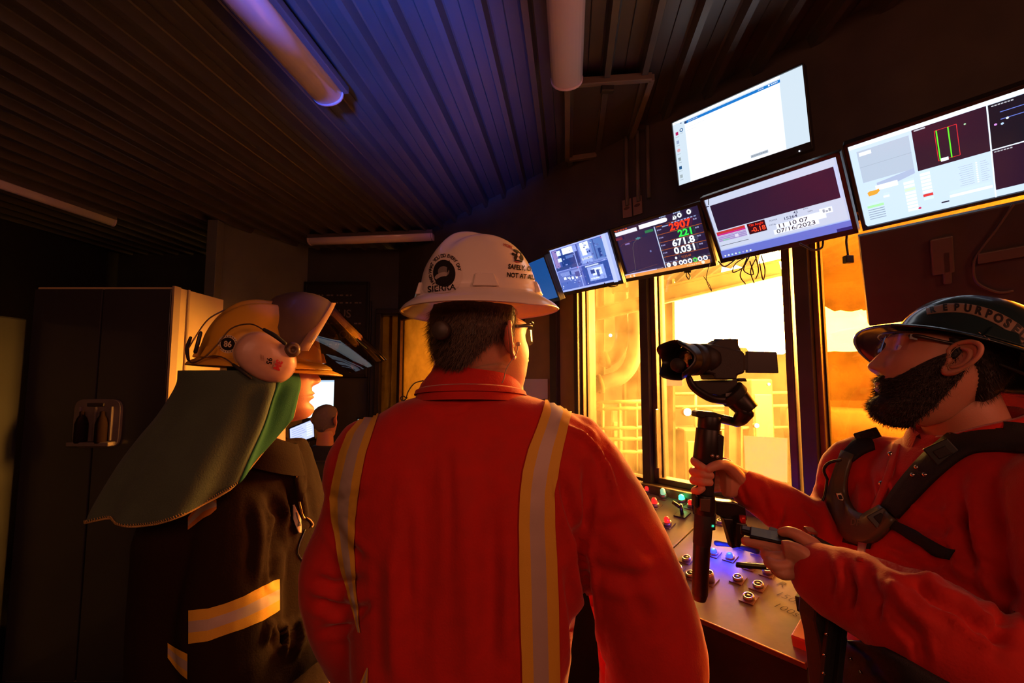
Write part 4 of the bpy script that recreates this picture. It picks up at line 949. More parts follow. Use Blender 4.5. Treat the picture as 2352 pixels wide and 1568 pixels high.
def hairshell(name, M, fn, m, parent, strands=0, slen=.01, sdir=None, seed=1, nz=90, nr=110, zr=(-.122, .125), age=0, base=None, full=0, tw=.0006, curl=.3):
    """fn(z, ph, p) -> thickness over the scalp/jaw; plus short individual hairs rooted on it"""
    rnd = random.Random(seed); mb = MB(); G = []
    for i in range(nz+1):
        z = lerp(zr[0], zr[1], i/nz)-(.0001 if i == nz else 0); row = []
        for j in range(nr):
            ph = 2*math.pi*j/nr-math.pi; p = head_point(z, ph, age, full); q = head_point(z, ph+.02, age, full); r = head_point(min(z+.002, .1249), ph, age, full)
            n = (q-p).cross(r-p); n = n.normalized() if n.length > 1e-9 else p.normalized()
            if n.dot(p-V((0, 0, .02))) < 0: n = -n
            th = fn(z, ph, p); row.append((p, n, th))
        G.append(row)
    P = [M @ (p+n*(th-.0007+(th*.22*noise.noise(p*110) if th > 0 else 0))) for row in G for p, n, th in row]
    fs = []
    for i in range(nz):
        for j in range(nr):
            k = (i*nr+j, i*nr+(j+1) % nr, (i+1)*nr+(j+1) % nr, (i+1)*nr+j)
            if any(G[a//nr][a % nr][2] > .0002 for a in k): fs.append(k)
    mb.add(P, fs, m, True); c = 0; tries = 0
    R3 = M.to_3x3()
    while c < strands and tries < strands*12:
        tries += 1; i = rnd.randrange(nz); j = rnd.randrange(nr); p, n, th = G[i][j]
        if th < .0006: continue
        p = p.lerp(G[i+1][(j+1) % nr][0], rnd.random()); d = (sdir(p, n) if sdir else V((-.3, 0, -1)))
        d = (n*rnd.uniform(.3, .9)+d+V([rnd.uniform(-curl, curl) for _ in range(3)])).normalized(); l = slen*rnd.uniform(.5, 1.3)
        a = p+n*th*.7; b = a+d*l*.55; e = b+(d+V([rnd.uniform(-curl, curl) for _ in range(3)])-n*.25).normalized()*l*.5; s_ = d.cross(n).normalized()*tw
        mb.add([M @ q for q in (a-s_, a+s_, b+s_*.8, b-s_*.8, e)], [(0, 1, 2, 3), (3, 2, 4)], m); c += 1
    return mb.build(name, parent=parent)
def eyes(M, parent, col=(.12, .06, .03)):
    wm = mat('eye_white', (.75, .7, .66), .25); im = mat('iris_brown', col, .2)
    for s_ in (-1, 1):
        q_ = min((head_point(.0225, s_*a/100*1.2) for a in range(1, 100)), key=lambda p: abs(abs(p.y)-.031)); c = V((q_.x+.0012-.0118, s_*.031, .0225)); e = MB()
        rings = [[M @ (c+V((.0118*math.cos(t), .0118*math.sin(t)*math.cos(a), .0118*math.sin(t)*math.sin(a)))) for a in [2*math.pi*k/20 for k in range(20)]] for t in (0.01, .25, .5, .8, 1.2, 1.6)]
        e.loft(rings[:1]+rings[1:], wm); o = e.build('eye', parent=parent)
        MB().loft([[M @ (c+V((.0121*math.cos(t), .0121*math.sin(t)*math.cos(a), .0121*math.sin(t)*math.sin(a)))) for a in [2*math.pi*k/20 for k in range(20)]] for t in (.01, .2, .45)]).build('iris', im, o)
def glasses(M, parent, lensm, framem, x0=.100, side_len=.1):
    g = MB()
    rows = []
    for i in range(9):
        v = lerp(-.020, .022, i/8); row = []
        for j in range(29):
            a = lerp(-1.12, 1.12, j/28); y = .072*math.sin(a); x = x0-.034*(1-math.cos(a))*2.0
            vv = v*(1-.25*abs(a)) if v < 0 else v
            if v < 0 and abs(y) < .012: vv = v*.35
            row.append(M @ V((x+.002*v/.02*-1, y, .026+vv)))
        rows.append(row)
    g.loft(rows, lensm, closed=False, caps=False); L_ = g.build('safety_glasses', parent=parent)
    f = MB(); f.tube([M @ V((x0-.034*(1-math.cos(a))*2+.001, .073*math.sin(a), .049)) for a in [lerp(-1.15, 1.15, j/14) for j in range(15)]], .0018, n=6, seg=2); f.build('brow_bar', framem, L_)
    for s_ in (-1, 1):
        t = MB(); t.tube([M @ V(p) for p in ((.062, s_*.067, .040), (.05, s_*.073, .040), (.02, s_*.077, .036), (-.01, s_*.078, .032), (-.02, s_*.077, .022))], [.0038, .004, .003, .0028, .0025], n=8); t.box(M @ V((.058, s_*.070, .038)), (.012, .004, .010), R=M.to_3x3()); t.build('temple_arm', framem, L_)
    return L_

# ================================================================ HARD HAT (full brim)
def hat_fn(t, a, ax, ay, hz, brim, drop, ridge=1.0):
    """t 0..1 dome, 1..2 brim"""
    ca, sa = math.cos(a), math.sin(a)
    if t <= 1:
        th = t*math.pi/2; r = math.sin(th)**.86; z = hz*math.cos(th)**.92 if math.cos(th) > 0 else 0
        x, y = ax*r*ca, ay*r*sa
        # three front-to-back ridges fading toward the rim
        k = (1-sm(.55, .85, t)); z += ridge*k*(.011*gs(y, .013)-.004*gs(abs(y)-.027, .009)+.004*gs(abs(y)-.048, .010))*sm(-.13, -.05, x)*sm(.14, .06, x)
        fl = sm(.85, 1, t)*.004
        return V((x+ca*fl, y+sa*fl, z))
    u = t-1; w = brim*(1+.18*max(0, ca)**2)
    x, y = (ax+.004+w*u)*ca, (ay+.004+w*u)*sa
    return V((x, y, -drop*u**1.15*(1-.25*abs(ca)) - .003*sm(.85, 1, u)))
def hardhat(name, M, m, parent, ax=.130, ay=.108, hz=.145, brim=.042, drop=.026, ridge=1.0, lugs=(), under=None, lug_m=None):
    mb = MB(); n = 96; R1 = [[M @ hat_fn(t, 2*math.pi*j/n, ax, ay, hz, brim, drop, ridge) for j in range(n)] for t in [i/30 for i in range(1, 31)]+[1+i/10 for i in range(1, 11)]]
    top = M @ hat_fn(0.0001, 0, ax, ay, hz, brim, drop, ridge); ins = []
    for t in [1+i/10 for i in range(10, 0, -1)]+[i/30 for i in range(30, 0, -2)]:
        ins.append([M @ (hat_fn(t, 2*math.pi*j/n, ax, ay, hz, brim, drop, 0)*(1 if t > 1 else .975)-V((0, 0, .004 if t > 1 else .003))) for j in range(n)])
    edge = [[M @ (hat_fn(2, 2*math.pi*j/n, ax, ay, hz, brim+.0015, drop, 0)-V((0, 0, .002))) for j in range(n)]]
    mb.loft(R1+edge+ins, caps=True)
    o = mb.build(name, m, parent)
    for a, wd in lugs:
        a = math.radians(a); ca, sa = math.cos(a), math.sin(a); p = V((ax*ca, ay*sa, 0)); nn = V((ca/ax, sa/ay, 0)).normalized(); tt = V((-nn.y, nn.x, 0))
        q = lambda s_, z_, o_: M @ (p+tt*s_+V((0, 0, z_))+nn*o_)
        MB().hexa([q(-wd*.5, .001, .0115), q(wd*.5, .001, .0115), q(wd*.36, .026, .0035), q(-wd*.36, .026, .0035), q(-wd*.5, .001, -.01), q(wd*.5, .001, -.01), q(wd*.36, .026, -.012), q(-wd*.36, .026, -.012)]).build('accessory_slot', lug_m or m, o, bevel=.0025)
    return o
# ================================================================ PEOPLE helpers
def ribbon(bvh, pts, wd, m, off=.001, th=.003, name='strap', parent=None, n=30, nc=4):
    P2 = [V((x, y, 0)) for x, y in pts]; P, Wd = smoothpath(P2, wd, max(3, n//len(pts))); A = []; Bt = []
    for i, p in enumerate(P):
        t = (P[min(i+1, len(P)-1)]-P[max(i-1, 0)]).normalized(); nn = V((-t.y, t.x, 0)); ra, rb = [], []
        for k in range(nc+1):
            q = p+nn*Wd[i]*(k/nc-.5); d = ray(q.x, q.y).normalized(); h_, nr, _, _ = bvh.ray_cast(CAM, d)
            if h_ is None: ra = None; break
            if nr.dot(d) > 0: nr = -nr
            ra.append(h_+nr*(off+th)); rb.append(h_+nr*off*.5)
        if ra: A.append(ra); Bt.append(rb)
    mb = MB(); rings = [a+list(reversed(b)) for a, b in zip(A, Bt)]
    for i in range(2):    # relax jumps
        rings = [rings[0]]+[[(rings[j-1][k]+rings[j][k]*2+rings[j+1][k])/4 for k in range(len(rings[0]))] for j in range(1, len(rings)-1)]+[rings[-1]]
    mb.loft(rings, m); return mb.build(name, parent=parent)
def cloth(me, folds, amp=.003, sc=7, seed=0, front=True, stretch=(1, 1, .35)):
    """sewn-cloth relief: wide soft noise plus named creases [(pixel polyline, width px, depth m)]"""
    F_ = []
    for pts, wd, dp in folds:
        F_.append(([V((x, y, 0)) for x, y in pts], wd, dp))
    def fn(co, n):
        q = V((co.x*stretch[0], co.y*stretch[1], co.z*stretch[2]))*sc
        d = amp*(noise.noise(q+V((seed, 0, 0)))*1.2+.6*noise.noise(q*2.7+V((0, seed, 0)))+.22*noise.noise(V((co.x, co.y, co.z*.6))*sc*9))
        if F_ and n.dot(co-CAM) < .15:
            x, y = proj(co); p = V((x, y, 0))
            for pts, wd, dp in F_:
                best = 1e9; bt = 0
                for i in range(len(pts)-1):
                    a, b = pts[i], pts[i+1]; ab = b-a; t = max(0, min(1, (p-a).dot(ab)/ab.length_squared)); dd = (p-a-ab*t).length
                    if dd < best: best = dd; bt = (i+t)/(len(pts)-1)
                if best < wd*3:
                    e = min(1, (bt)*4+.25, (1-bt)*4+.25); d += 1.35*dp*e*(gs(best, wd)-.45*gs(best-wd*1.9, wd*.8))
        return co+n*d
    deform(me, fn)
def ringsT(tab, p=2.4, n=40, yaw=0):
    """tab rows: (centre, half width vec, half depth vec)"""
    return [sring(c, a, b, n, p) for c, a, b in tab]
def lower_body(mb, c, wv, dv, z0, leg=.1, spread=.10):
    """hips and legs down to the floor; c centre xy at z0"""
    c = V((c.x, c.y, 0)); rows = []
    for z, k in ((z0+.02, 1.0), (z0-.08, 1.02), (z0-.18, 1.0), (z0-.26, .85)):
        rows.append(sring(c+UP*z, wv*k, dv*k, 32, 2.4))
    mb.loft(rows)
    for s_ in (-1, 1):
        o = c+wv.normalized()*spread*s_
        mb.tube([o+UP*(z0-.16), o+UP*.55, o+UP*.12], [leg, leg*.78, leg*.66], n=20, seg=5)
def boots(parent, c, side, fwd):
    for s_ in (-1, 1):
        o = V((c.x, c.y, 0))+side*.10*s_; b = MB()
        rg = []
        for t, w, h in ((-.09, .03, .05), (-.07, .045, .09), (0, .05, .13), (.07, .05, .09), (.14, .052, .065), (.18, .04, .05), (.2, .015, .03)):
            rg.append([o+fwd*t+side*(w*math.cos(a))+UP*max(.004, h/2+h/2*math.sin(a)) for a in [2*math.pi*k/18 for k in range(18)]])
        b.loft(rg); b.build('boot', M_blackr, parent)
def fist(mb, w, d, side, up, s=1.0):
    """closed resting hand: wrist w, forward dir d, side = thumb side, up = back of hand"""
    d, side, up = d.normalized(), side.normalized(), up.normalized()
    mb.loft([sring(w+d*x, side*a, up*b, 20, 2.3) for x, a, b in ((-.03, .026*s, .02*s), (0, .028*s, .021*s), (.03, .037*s, .018*s), (.065, .043*s, .017*s), (.09, .040*s, .014*s))])
    for k in range(4):
        o = w+d*.088*s+side*(.030-.02*k)*s; l = (1, 1.08, 1, .8)[k]*s
        mb.tube([o, o+d*.036*l-up*.004, o+d*.055*l-up*.022, o+d*.048*l-up*.042], [.0098*s, .009*s, .0085*s, .0075*s], n=10, seg=4)
    o = w+d*.03+side*.036*s
    mb.tube([o-side*.01, o+d*.025+side*.018-up*.008, o+d*.055+side*.014-up*.022], [.014*s, .011*s, .009*s], n=10, seg=4)

M_hairg = mat('grey_brown_hair', (.13, .085, .06), .6, var=.5, vscale=120)
M_hairb = mat('black_hair', (.012, .007, .005), .55)
M_beard = mat('dark_brown_beard', (.022, .010, .006), .6)
M_redm = M_red

# ---------------------------------------------------------------- CENTRE MAN (seen from behind)
def centre_man():
    Yc = .94
    S = lambda y, xl, xr, dep, Y=Yc, back=0: (J((xl+xr)/2, y, Y), V(((xr-xl)/2*(J(1177, y, Y)-J(1176, y, Y)).x, 0, 0)), V((0, dep, 0)))
    hc = J(1114, 796, .955); MH = headframe(hc, 40, -1, 0) @ Matrix.Scale(1.07, 4)
    # skin: head, ears, neck, inner trunk, arms and hands in one mesh
    b = MB(); head_mb(MH, b, age=1, full=.003); ear_mb(MH, -1, b); ear_mb(MH, 1, b)
    nb = J(1092, 905, .97)
    b.loft([sring(p, V((a, 0, 0)), V((0, d, 0)), 28, 2.1) for p, a, d in ((nb-UP*.05, .10, .085), (nb-UP*.01, .075, .078), (nb+UP*.04, .064, .07), (hc-UP*.045+V((.0, -.012, 0)), .060, .066), (hc-UP*.0, .055, .06))])
    b.loft([sring(nb+V((0, .01, z)), V((w, 0, 0)), V((0, .08, 0)), 20) for z, w in ((-.6, .12), (-.35, .13), (-.15, .14), (-.04, .09))])
    ea, eb = V((J(820, 1430, .98))), V((J(1490, 1500, .98)))
    ha, hb = V((-.14, 1.30, 1.05)), V((.28, 1.30, 1.06))
    b.tube([J(840, 1060, .95), ea, ha], [.04, .035, .027], n=12); b.tube([J(1350, 1060, .95), eb, hb], [.04, .035, .027], n=12)
    fist(b, ha, V((.1, 1, -.05)), V((1, 0, 0)), V((0, 0, 1))); fist(b, hb, V((0, 1, -.05)), V((-1, 0, 0)), V((0, 0, 1)))
    man = b.build('person', M_skin, smooth=True)
    tag(man, 'person in red-orange coverall and white hard hat, back turned, centre foreground', 'person', None)
    # coverall
    g = MB(); tab = [S(905, 985, 1205, .085, .96), S(925, 915, 1268, .095), S(948, 872, 1316, .105), S(981, 822, 1366, .118), S(1013, 792, 1386, .128), S(1061, 778, 1378, .14), S(1120, 776, 1368, .148), S(1200, 786, 1350, .152),
                     S(1300, 800, 1335, .150), S(1430, 812, 1318, .148), S(1568, 822, 1300, .15), S(1700, 822, 1300, .16)]
    g.loft(ringsT(tab, 2.35, 48))
    g.tube([J(850, 1035, .95), J(838, 1085, .95), J(846, 1150, .95), J(822, 1230, .95), J(793, 1310, .95), J(797, 1380, .96), J(826, 1450, .98), J(880, 1518, 1.04), ha-V((0, .04, 0))], [.075, .083, .088, .084, .086, .084, .085, .068, .045], n=24)
    g.tube([J(1318, 1020, .95), J(1343, 1080, .95), J(1395, 1180, .94), J(1440, 1290, .93), J(1474, 1390, .93), J(1498, 1470, .93), J(1506, 1550, .94), J(1470, 1620, 1.02), hb-V((0, .04, 0))], [.070, .082, .088, .094, .098, .098, .096, .085, .045], n=24)
    c0 = J(1061, 1568, Yc); lower_body(g, c0, V((.215, 0, 0)), V((0, .155, 0)), J(1061, 1690, Yc).z, .112)
    me = fuse(g, .0075, 8)
    folds = [([(1290, 1090), (1305, 1160), (1330, 1240), (1338, 1300)], 9, -.012), ([(1345, 1070), (1352, 1150), (1340, 1230), (1338, 1290)], 10, -.010),
             ([(1338, 1290), (1352, 1400), (1365, 1568)], 10, -.016), ([(1300, 1310), (1318, 1420), (1325, 1530)], 8, -.008), ([(1360, 1300), (1430, 1330), (1510, 1320)], 16, -.007), ([(1370, 1190), (1440, 1160)], 16, .005),
             ([(1290, 975), (1340, 1000), (1375, 1030), (1400, 1090), (1418, 1150)], 7, .008), ([(1345, 990), (1380, 1030), (1395, 1060)], 5, -.006), ([(1400, 1220), (1470, 1300), (1520, 1420)], 18, .006),
             ([(830, 1330), (770, 1350), (720, 1330)], 12, -.009), ([(840, 1400), (780, 1400), (715, 1380)], 12, -.008), ([(850, 1380), (800, 1440), (735, 1455)], 9, -.007), ([(760, 1200), (800, 1260), (835, 1290)], 12, -.006), ([(745, 1140), (790, 1150), (830, 1130)], 12, -.005),
             ([(970, 1050), (975, 1250), (960, 1568)], 22, -.006), ([(1060, 1000), (1070, 1250), (1080, 1568)], 26, .006), ([(900, 1250), (905, 1568)], 16, .006), ([(935, 1150), (930, 1400)], 12, -.005), ([(1130, 1150), (1120, 1568)], 20, -.006), ([(1165, 1250), (1160, 1500)], 12, .004),
             ([(985, 938), (1020, 948), (1060, 945), (1088, 925)], 4, -.003), ([(1030, 1030), (1036, 1200), (1030, 1330)], 9, -.003)]
    cloth(me, folds, .0035, 6, 3)
    cv = meshobj('coverall', me, M_red, man)
    bv = bvh_of(me)
    # standing collar with a folded outer leaf
    cb = J(1082, 893, .965); ct = J(1092, 836, .972)
    cb = J(1082, 900, .955); ct = J(1092, 826, .985)
    def cring(c, rx, ry, tilt, k=1): return [c+V((rx*math.cos(a), ry*math.sin(a), tilt*math.sin(a)+.018*k*max(0, -math.cos(a+.5))*0)) for a in [2*math.pi*i/48 for i in range(48)]]
    col = MB(); col.loft([cring(cb-UP*.022, .118, .112, -.012), cring(cb-UP*.004, .110, .104, -.014), cring(cb+UP*.012, .104, .094, -.018), cring(lerp(cb, ct, .5), .090, .078, -.026), cring(ct+UP*.004, .078, .072, -.034), cring(ct+UP*.007, .074, .069, -.035), cring(ct-UP*.01, .072, .067, -.03), cring(cb, .08, .074, -.012)], caps=False)
    co = col.build('collar', M_red, cv, smooth=True)
    sol = MB(); sol.loft([cring(cb-UP*.008, .117, .110, -.014), cring(cb+UP*.000, .114, .106, -.016), cring(cb+UP*.002, .108, .1, -.017), cring(cb-UP*.01, .105, .098, -.012)], caps=False); sol.build('collar_seam', M_red, cv, smooth=True)
    T3 = (M_tapey, M_tapes, M_tapey)
    strip(bv, [(948, 836, 874), (971, 822, 866), (996, 800, 858), (1041, 783, 843), (1102, 768, 831), (1142, 760, 826), (1197, 765, 819), (1257, 775, 817), (1313, 788, 820), (1358, 801, 822), (1398, 813, 826), (1448, 825, 830)], T3, parent=cv)
    strip(bv, [(1530, 846, 849), (1568, 830, 848), (1600, 822, 850)], T3, parent=cv, nr=14)
    strip(bv, [(922, 1251, 1268), (930, 1249, 1286), (946, 1245, 1312), (981, 1233, 1303), (1031, 1213, 1291), (1082, 1200, 1281), (1132, 1194, 1273), (1207, 1190, 1273), (1283, 1192, 1277), (1383, 1194, 1280), (1568, 1198, 1283), (1640, 1199, 1284)], T3, parent=cv)
    boots(man, c0, V((1, 0, 0)), V((.2, 1, 0)).normalized())
    # hair
    def th(z, ph, p):
        b_ = abs(ph)       # 0 = face, pi = back
        line = sint([(0, .2), (1.25, .2), (1.45, .0), (1.62, .012), (1.9, .006), (2.2, -.015), (2.6, -.036), (3.15, -.042)], b_)
        k = sm(line-.004, line+.012, z)*sm(1.35, 1.55, b_)
        return .011*k+(.006*k*sm(2, 2.6, b_)*sm(.0, -.05, z))
    hairshell('hair', MH, th, M_hairg, man, strands=5200, slen=.020, sdir=lambda p, n: V((-.35, 0, -1)), zr=(-.085, .07), tw=.0005, curl=.35, age=1, full=.003)
    glasses(MH, man, glassmat('safety_lens', (.98, .95, .9), .02, .10), M_black)
    # hard hat
    hb_ = J(1103, 684, .945); MHat = headframe(hb_, 40, 2, -1.5)
    zt = J(1115, 537, .95).z
    M_white = mat('white_hard_hat_shell', (.80, .72, .68), .25, coat=.3, bump=.03, bscale=30)
    hat = hardhat('hard_hat', MHat, M_white, man, ax=.127, ay=.110, hz=zt-hb_.z-.012, brim=.036, drop=.030, ridge=1.1,
                  lugs=((-118, .050), (158, .046), (-47, .046), (62, .046)))
    hv = bvh_obj(hat)
    d = MB(); K = mat('sticker_black_ink', (.018, .015, .017), .9, spec=.1); Wp_ = mat('sticker_white', (.72, .62, .58), .4); G_ = mat('sticker_grey_art', (.20, .17, .17), .5)
    disc_decal(hv, 1023, 627, 40, 46, -.15, Wp_, d, .0006); disc_decal(hv, 1021, 628, 25.5, 31, -.1, K, d, .0011)
    disc_decal(hv, 1020, 624, 13, 12, 0, G_, d, .0015); disc_decal(hv, 1014, 634, 15, 7, -.4, mat('sticker_light_art', (.42, .35, .34), .5), d, .0017)
    disc_decal(hv, 1031, 612, 2.6, 14, .15, K, d, .002, 10); disc_decal(hv, 1018, 645, 17, 9, -.3, K, d, .0021)
    for s_, a0, a1, ry, yc in (('HARD WHAT YOU DO EVERY DAY', -2.1, 1.45, 39, 627),):
        n_ = len(s_)
        for i, ch in enumerate(s_):
            if ch == ' ': continue
            a = lerp(a0, a1, i/(n_-1))-.08; decal(hv, 1023+33*math.sin(a), yc-ry*math.cos(a), a, 10.5, ch, K, d, .0016, .012)
    d2 = MB(); disc_decal(hv, 1016, 664, 26, 10, -.1, Wp_, d2, .0008); decal(hv, 1015, 663, -.09, 21, 'SIERRA', K, d2, .0016, .012, 1.0, shear=.12)
    d.build('round_sticker', parent=hat); d2.build('name_sticker', parent=hat)
    d3 = MB(); decal(hv, 1196, 616, .12, 15, 'SAFELY, OR', K, d3, .0016, .03, .78); decal(hv, 1197, 635, .10, 15, 'NOT AT ALL', K, d3, .0016, .03, .80)
    R_ = mat('sticker_red_ink', (.35, .03, .04), .4)
    decal(hv, 1166, 566, .35, 9, 'WORK', R_, d3, .001, .03, .8)
    for x, y, a, b_, an in ((1186, 578, 9, 3, .5), (1184, 590, 4, 8, .2), (1193, 584, 8, 3, -.6), (1197, 592, 4, 8, -.3), (1190, 600, 10, 2.5, .2), (1178, 584, 4, 3, .6)): disc_decal(hv, x, y, a, b_, an, K, d3, .0012, 12)
    disc_decal(hv, 1190, 586, 3, 4, 0, Wp_, d3, .0016, 10); disc_decal(hv, 1187, 602, 7, 1.5, .2, R_, d3, .0016, 10)
    d3.build('slogan_sticker', parent=hat)
    # suspension band and knob at the nape
    sb = MB(); rr = []
    for dz, k in ((-.005, 1.0), (-.03, .985), (-.03, .955), (-.005, .96)):
        rr.append([MH @ V((.004+.112*k*math.cos(a), .091*k*math.sin(a), .025+dz)) for a in [2*math.pi*i/40 for i in range(40)]])
    kb = MH @ V((-.118, .004, -.004)); kd = (MH.to_3x3() @ V((-1, 0, 0))).normalized()
    kb = J(1014, 759, .842); 
    kn = MB(); kn.lathe(kb, (-.2, -1, 0), [(0, .012), (.014, .012), (.0175, .009), (.018, -.006), (0, -.006)], n=30); kn.box(kb+V((.03, .012, .004)), (.07, .008, .022), R=Matrix.Rotation(-.1, 3, 'Z')); kn.build('ratchet_knob', mat('knob_grey_plastic', (.05, .038, .032), .45), hat)
    # corded ear plugs
    M_cord = mat('ear_plug_cord', (.42, .28, .22), .5)
    e_ = MB(); e_.tube([J(1190, 792, .872), J(1186, 812, .865), J(1170, 835, .855), J(1161, 852, .852), J(1158, 868, .85), J(1153, 879, .848)], .0011, n=6); e_.lathe(J(1190, 790, .876), (.2, .6, .1), [(0, -.006), (.004, -.005), (.0045, .004), (0, .008)], n=10)
    e_.build('ear_plug', M_cord, man)
    e_ = MB(); e_.tube([J(989, 796, .93), J(990, 808, .92), J(996, 822, .90), J(999, 838, .89)], .001, n=6); e_.build('ear_plug', M_cord, man)
    e_ = MB(); e_.tube([J(972, 874, .875), J(952, 880, .872), J(938, 898, .868), J(933, 912, .865), J(926, 909, .862), J(920, 914, .862), J(926, 920, .862), J(935, 913, .862)], .0011, n=6); e_.build('ear_plug_loop', M_black, man)
    return man
centre_man()
# ---------------------------------------------------------------- PERSON ON THE LEFT in yellow hat with cape
M_jacket = mat('black_brown_jacket', (.019, .0085, .005), .9, bump=.4, bscale=250, spec=.12)
def left_worker():
    f = V((math.cos(math.radians(30)), math.sin(math.radians(30)), 0)); sd = V((f.y, -f.x, 0))     # sd: her right side, toward camera
    hc = J(640, 868, 1.13); hc = V((-.590, 1.136, 1.588)); MH = headframe(hc, 30, 3, 0) @ Matrix.Scale(.96, 4)
    b = MB(); head_mb(MH, b, full=.003); ear_mb(MH, -1, b); ear_mb(MH, 1, b)
    nb = hc+V((-.02, -.01, -.17))
    b.loft([sring(p, f*a, sd*d, 24, 2.1) for p, a, d in ((nb-UP*.06, .055, .06), (nb, .052, .055), (nb+UP*.06, .05, .052), (hc-UP*.03-f*.01, .05, .05))])
    b.loft([sring(nb+V((-.02, .01, z)), f*.05, sd*w, 20) for z, w in ((-.55, .07), (-.3, .07), (-.15, .07), (-.05, .05))])
    sh = J(545, 1195, 1.06); el = J(540, 1520, 1.04); wr = J(715, 1560, 1.20)
    sh2 = sh-sd*.33; el2 = el-sd*.33+f*.08; wr2 = V((-.44, 1.50, 1.14))
    for a, c_, w in ((sh, el, wr), (sh2, el2, wr2)): b.tube([a, c_, w], [.03, .03, .025], n=12)
    fist(b, wr, (wr-el).normalized(), UP, sd); fist(b, wr2, (wr2-el2).normalized(), UP, -sd)
    man = b.build('person', M_skin, smooth=True)
    tag(man, 'person in yellow hard hat with raised face shield, green neck cape and dark jacket', 'person')
    eyes(MH, man)
    # jacket
    g = MB()
    def ring(y, x0, x1, Y, dep): c = J((x0+x1)/2, y, Y); return sring(c, V(((x1-x0)/2*Y/F, 0, 0)), V((0.03, dep, 0)), 36, 2.3)
    g.loft([ring(1012, 600, 668, 1.15, .07), ring(1050, 560, 684, 1.15, .10), ring(1085, 470, 694, 1.16, .14), ring(1130, 415, 704, 1.16, .17), ring(1200, 392, 716, 1.16, .19), ring(1300, 385, 712, 1.16, .19), ring(1400, 380, 708, 1.16, .19), ring(1500, 378, 712, 1.16, .19), ring(1650, 378, 720, 1.16, .2)])
    g.tube([J(545, 1165, 1.07), J(548, 1230, 1.045), J(541, 1320, 1.03), J(535, 1410, 1.02), J(540, 1490, 1.02), J(575, 1545, 1.03), J(650, 1500, 1.07), J(712, 1478, 1.14)], [.08, .09, .094, .098, .094, .088, .062, .045], n=24)
    g.tube([sh2, el2, wr2-(wr2-el2)*.15], [.08, .075, .045], n=20)
    c0 = J(549, 1568, 1.16); lower_body(g, c0, V((.155, .0, 0)), V((.02, .18, 0)), c0.z-.05, .105)
    me = fuse(g, .0075, 7)
    folds = [([(655, 1060), (690, 1140), (700, 1200)], 9, .008), ([(620, 1140), (650, 1190), (640, 1260)], 9, -.010), ([(668, 1120), (676, 1180), (662, 1240)], 7, -.008), ([(590, 1150), (600, 1240), (590, 1330)], 12, .008), ([(640, 1200), (633, 1290), (632, 1340)], 8, -.01),
             ([(610, 1480), (620, 1440), (625, 1425)], 6, .008), ([(632, 1430), (640, 1470), (650, 1490)], 5, .008), ([(655, 1430), (660, 1470), (655, 1510)], 5, .009), ([(690, 1420), (696, 1470), (675, 1510)], 6, .009), ([(640, 1440), (645, 1480)], 5, -.008)]
    cloth(me, folds, .004, 7, 11)
    jk = meshobj('work_jacket', me, M_jacket, man); bv = bvh_of(me)
    T3 = (M_tapey, M_tapes, M_tapey)
    # sleeve band: rows run along x, edges = y values
    strip(bv, [(436, 1400, 1476), (480, 1396, 1470), (520, 1384, 1455), (560, 1368, 1442), (600, 1346, 1425), (634, 1331, 1405), (640, 1330, 1400)], T3, parent=jk, horiz=True, cuts=(0, .33, .67, 1), off=.003)
    strip(bv, [(388, 1474, 1508), (405, 1484, 1530), (420, 1492, 1546), (434, 1499, 1557)], T3, parent=jk, horiz=True, nr=20, off=.003)
    strip(bv, [(434, 1188, 1216), (450, 1165, 1205), (470, 1140, 1190), (486, 1136, 1182), (499, 1150, 1170)], (mat('orange_tape', (.6, .2, .03), .6), M_tapes, mat('orange_tape', (.6, .2, .03), .6)), parent=jk, horiz=True, nr=20, off=.003)
    # collar, lapel, zip and ID badge
    cl = MB(); cc = nb+V((-.01, 0, .0)); cl.loft([[cc+f*(rx*math.cos(a)+.012)+sd*(ry*math.sin(a))+UP*(z-.035*math.cos(a)) for a in [2*math.pi*i/40 for i in range(40)]] for z, rx, ry in ((-.045, .098, .10), (-.01, .09, .092), (.03, .078, .08), (.034, .072, .074), (.0, .07, .072), (-.04, .08, .085))], caps=False); cl.build('jacket_collar', M_jacket, jk, smooth=True)
    ribbon(bv, [(676, 1040), (688, 1090), (690, 1150)], [20, 26, 10], M_jacket, .002, .006, 'lapel', jk)
    ribbon(bv, [(676, 1085), (684, 1120), (690, 1160), (697, 1190)], 4, mat('zip_brass', (.4, .25, .1), .35, metal=.8), .002, .003, 'zip', jk)
    ribbon(bv, [(676, 1158), (682, 1190), (685, 1222)], [4, 16, 4], mat('id_badge_white', (.75, .68, .52), .4), .004, .002, 'id_badge', jk)
    ribbon(bv, [(683, 1175), (685, 1195), (685, 1208)], 3, mat('badge_ink', (.08, .08, .15), .5), .0075, .0006, 'badge_print', jk)
    ribbon(bv, [(702, 1186), (716, 1202), (713, 1210)], 2.2, mat('thread_cord', (.4, .25, .12), .6), .003, .002, 'badge_cord', jk)
    ribbon(bv, [(700, 1215), (686, 1250), (684, 1272), (700, 1293)], 2.0, M_black, .002, .001, 'pocket_seam', jk)
    boots(man, c0, sd, f)
    hairshell('hair', MH, lambda z, ph, p: .006*sm(1.3, 1.7, abs(ph))*sm(-.03, 0, z), M_hairb, man, zr=(-.06, .08), nz=40, nr=60)
    glasses(MH, man, glassmat('worker_lens', (.98, .9, .8), .03, .12), M_black)
    # hard hat
    M_yel = mat('yellow_hard_hat_shell', (.70, .36, .03), .35, coat=.25, var=.1, bump=.04, bscale=40)
    ho = V((-.615, 1.125, 1.622)); ht = J(600, 697, 1.12).z-ho.z
    MHt = headframe(ho, 30, -2, 0)
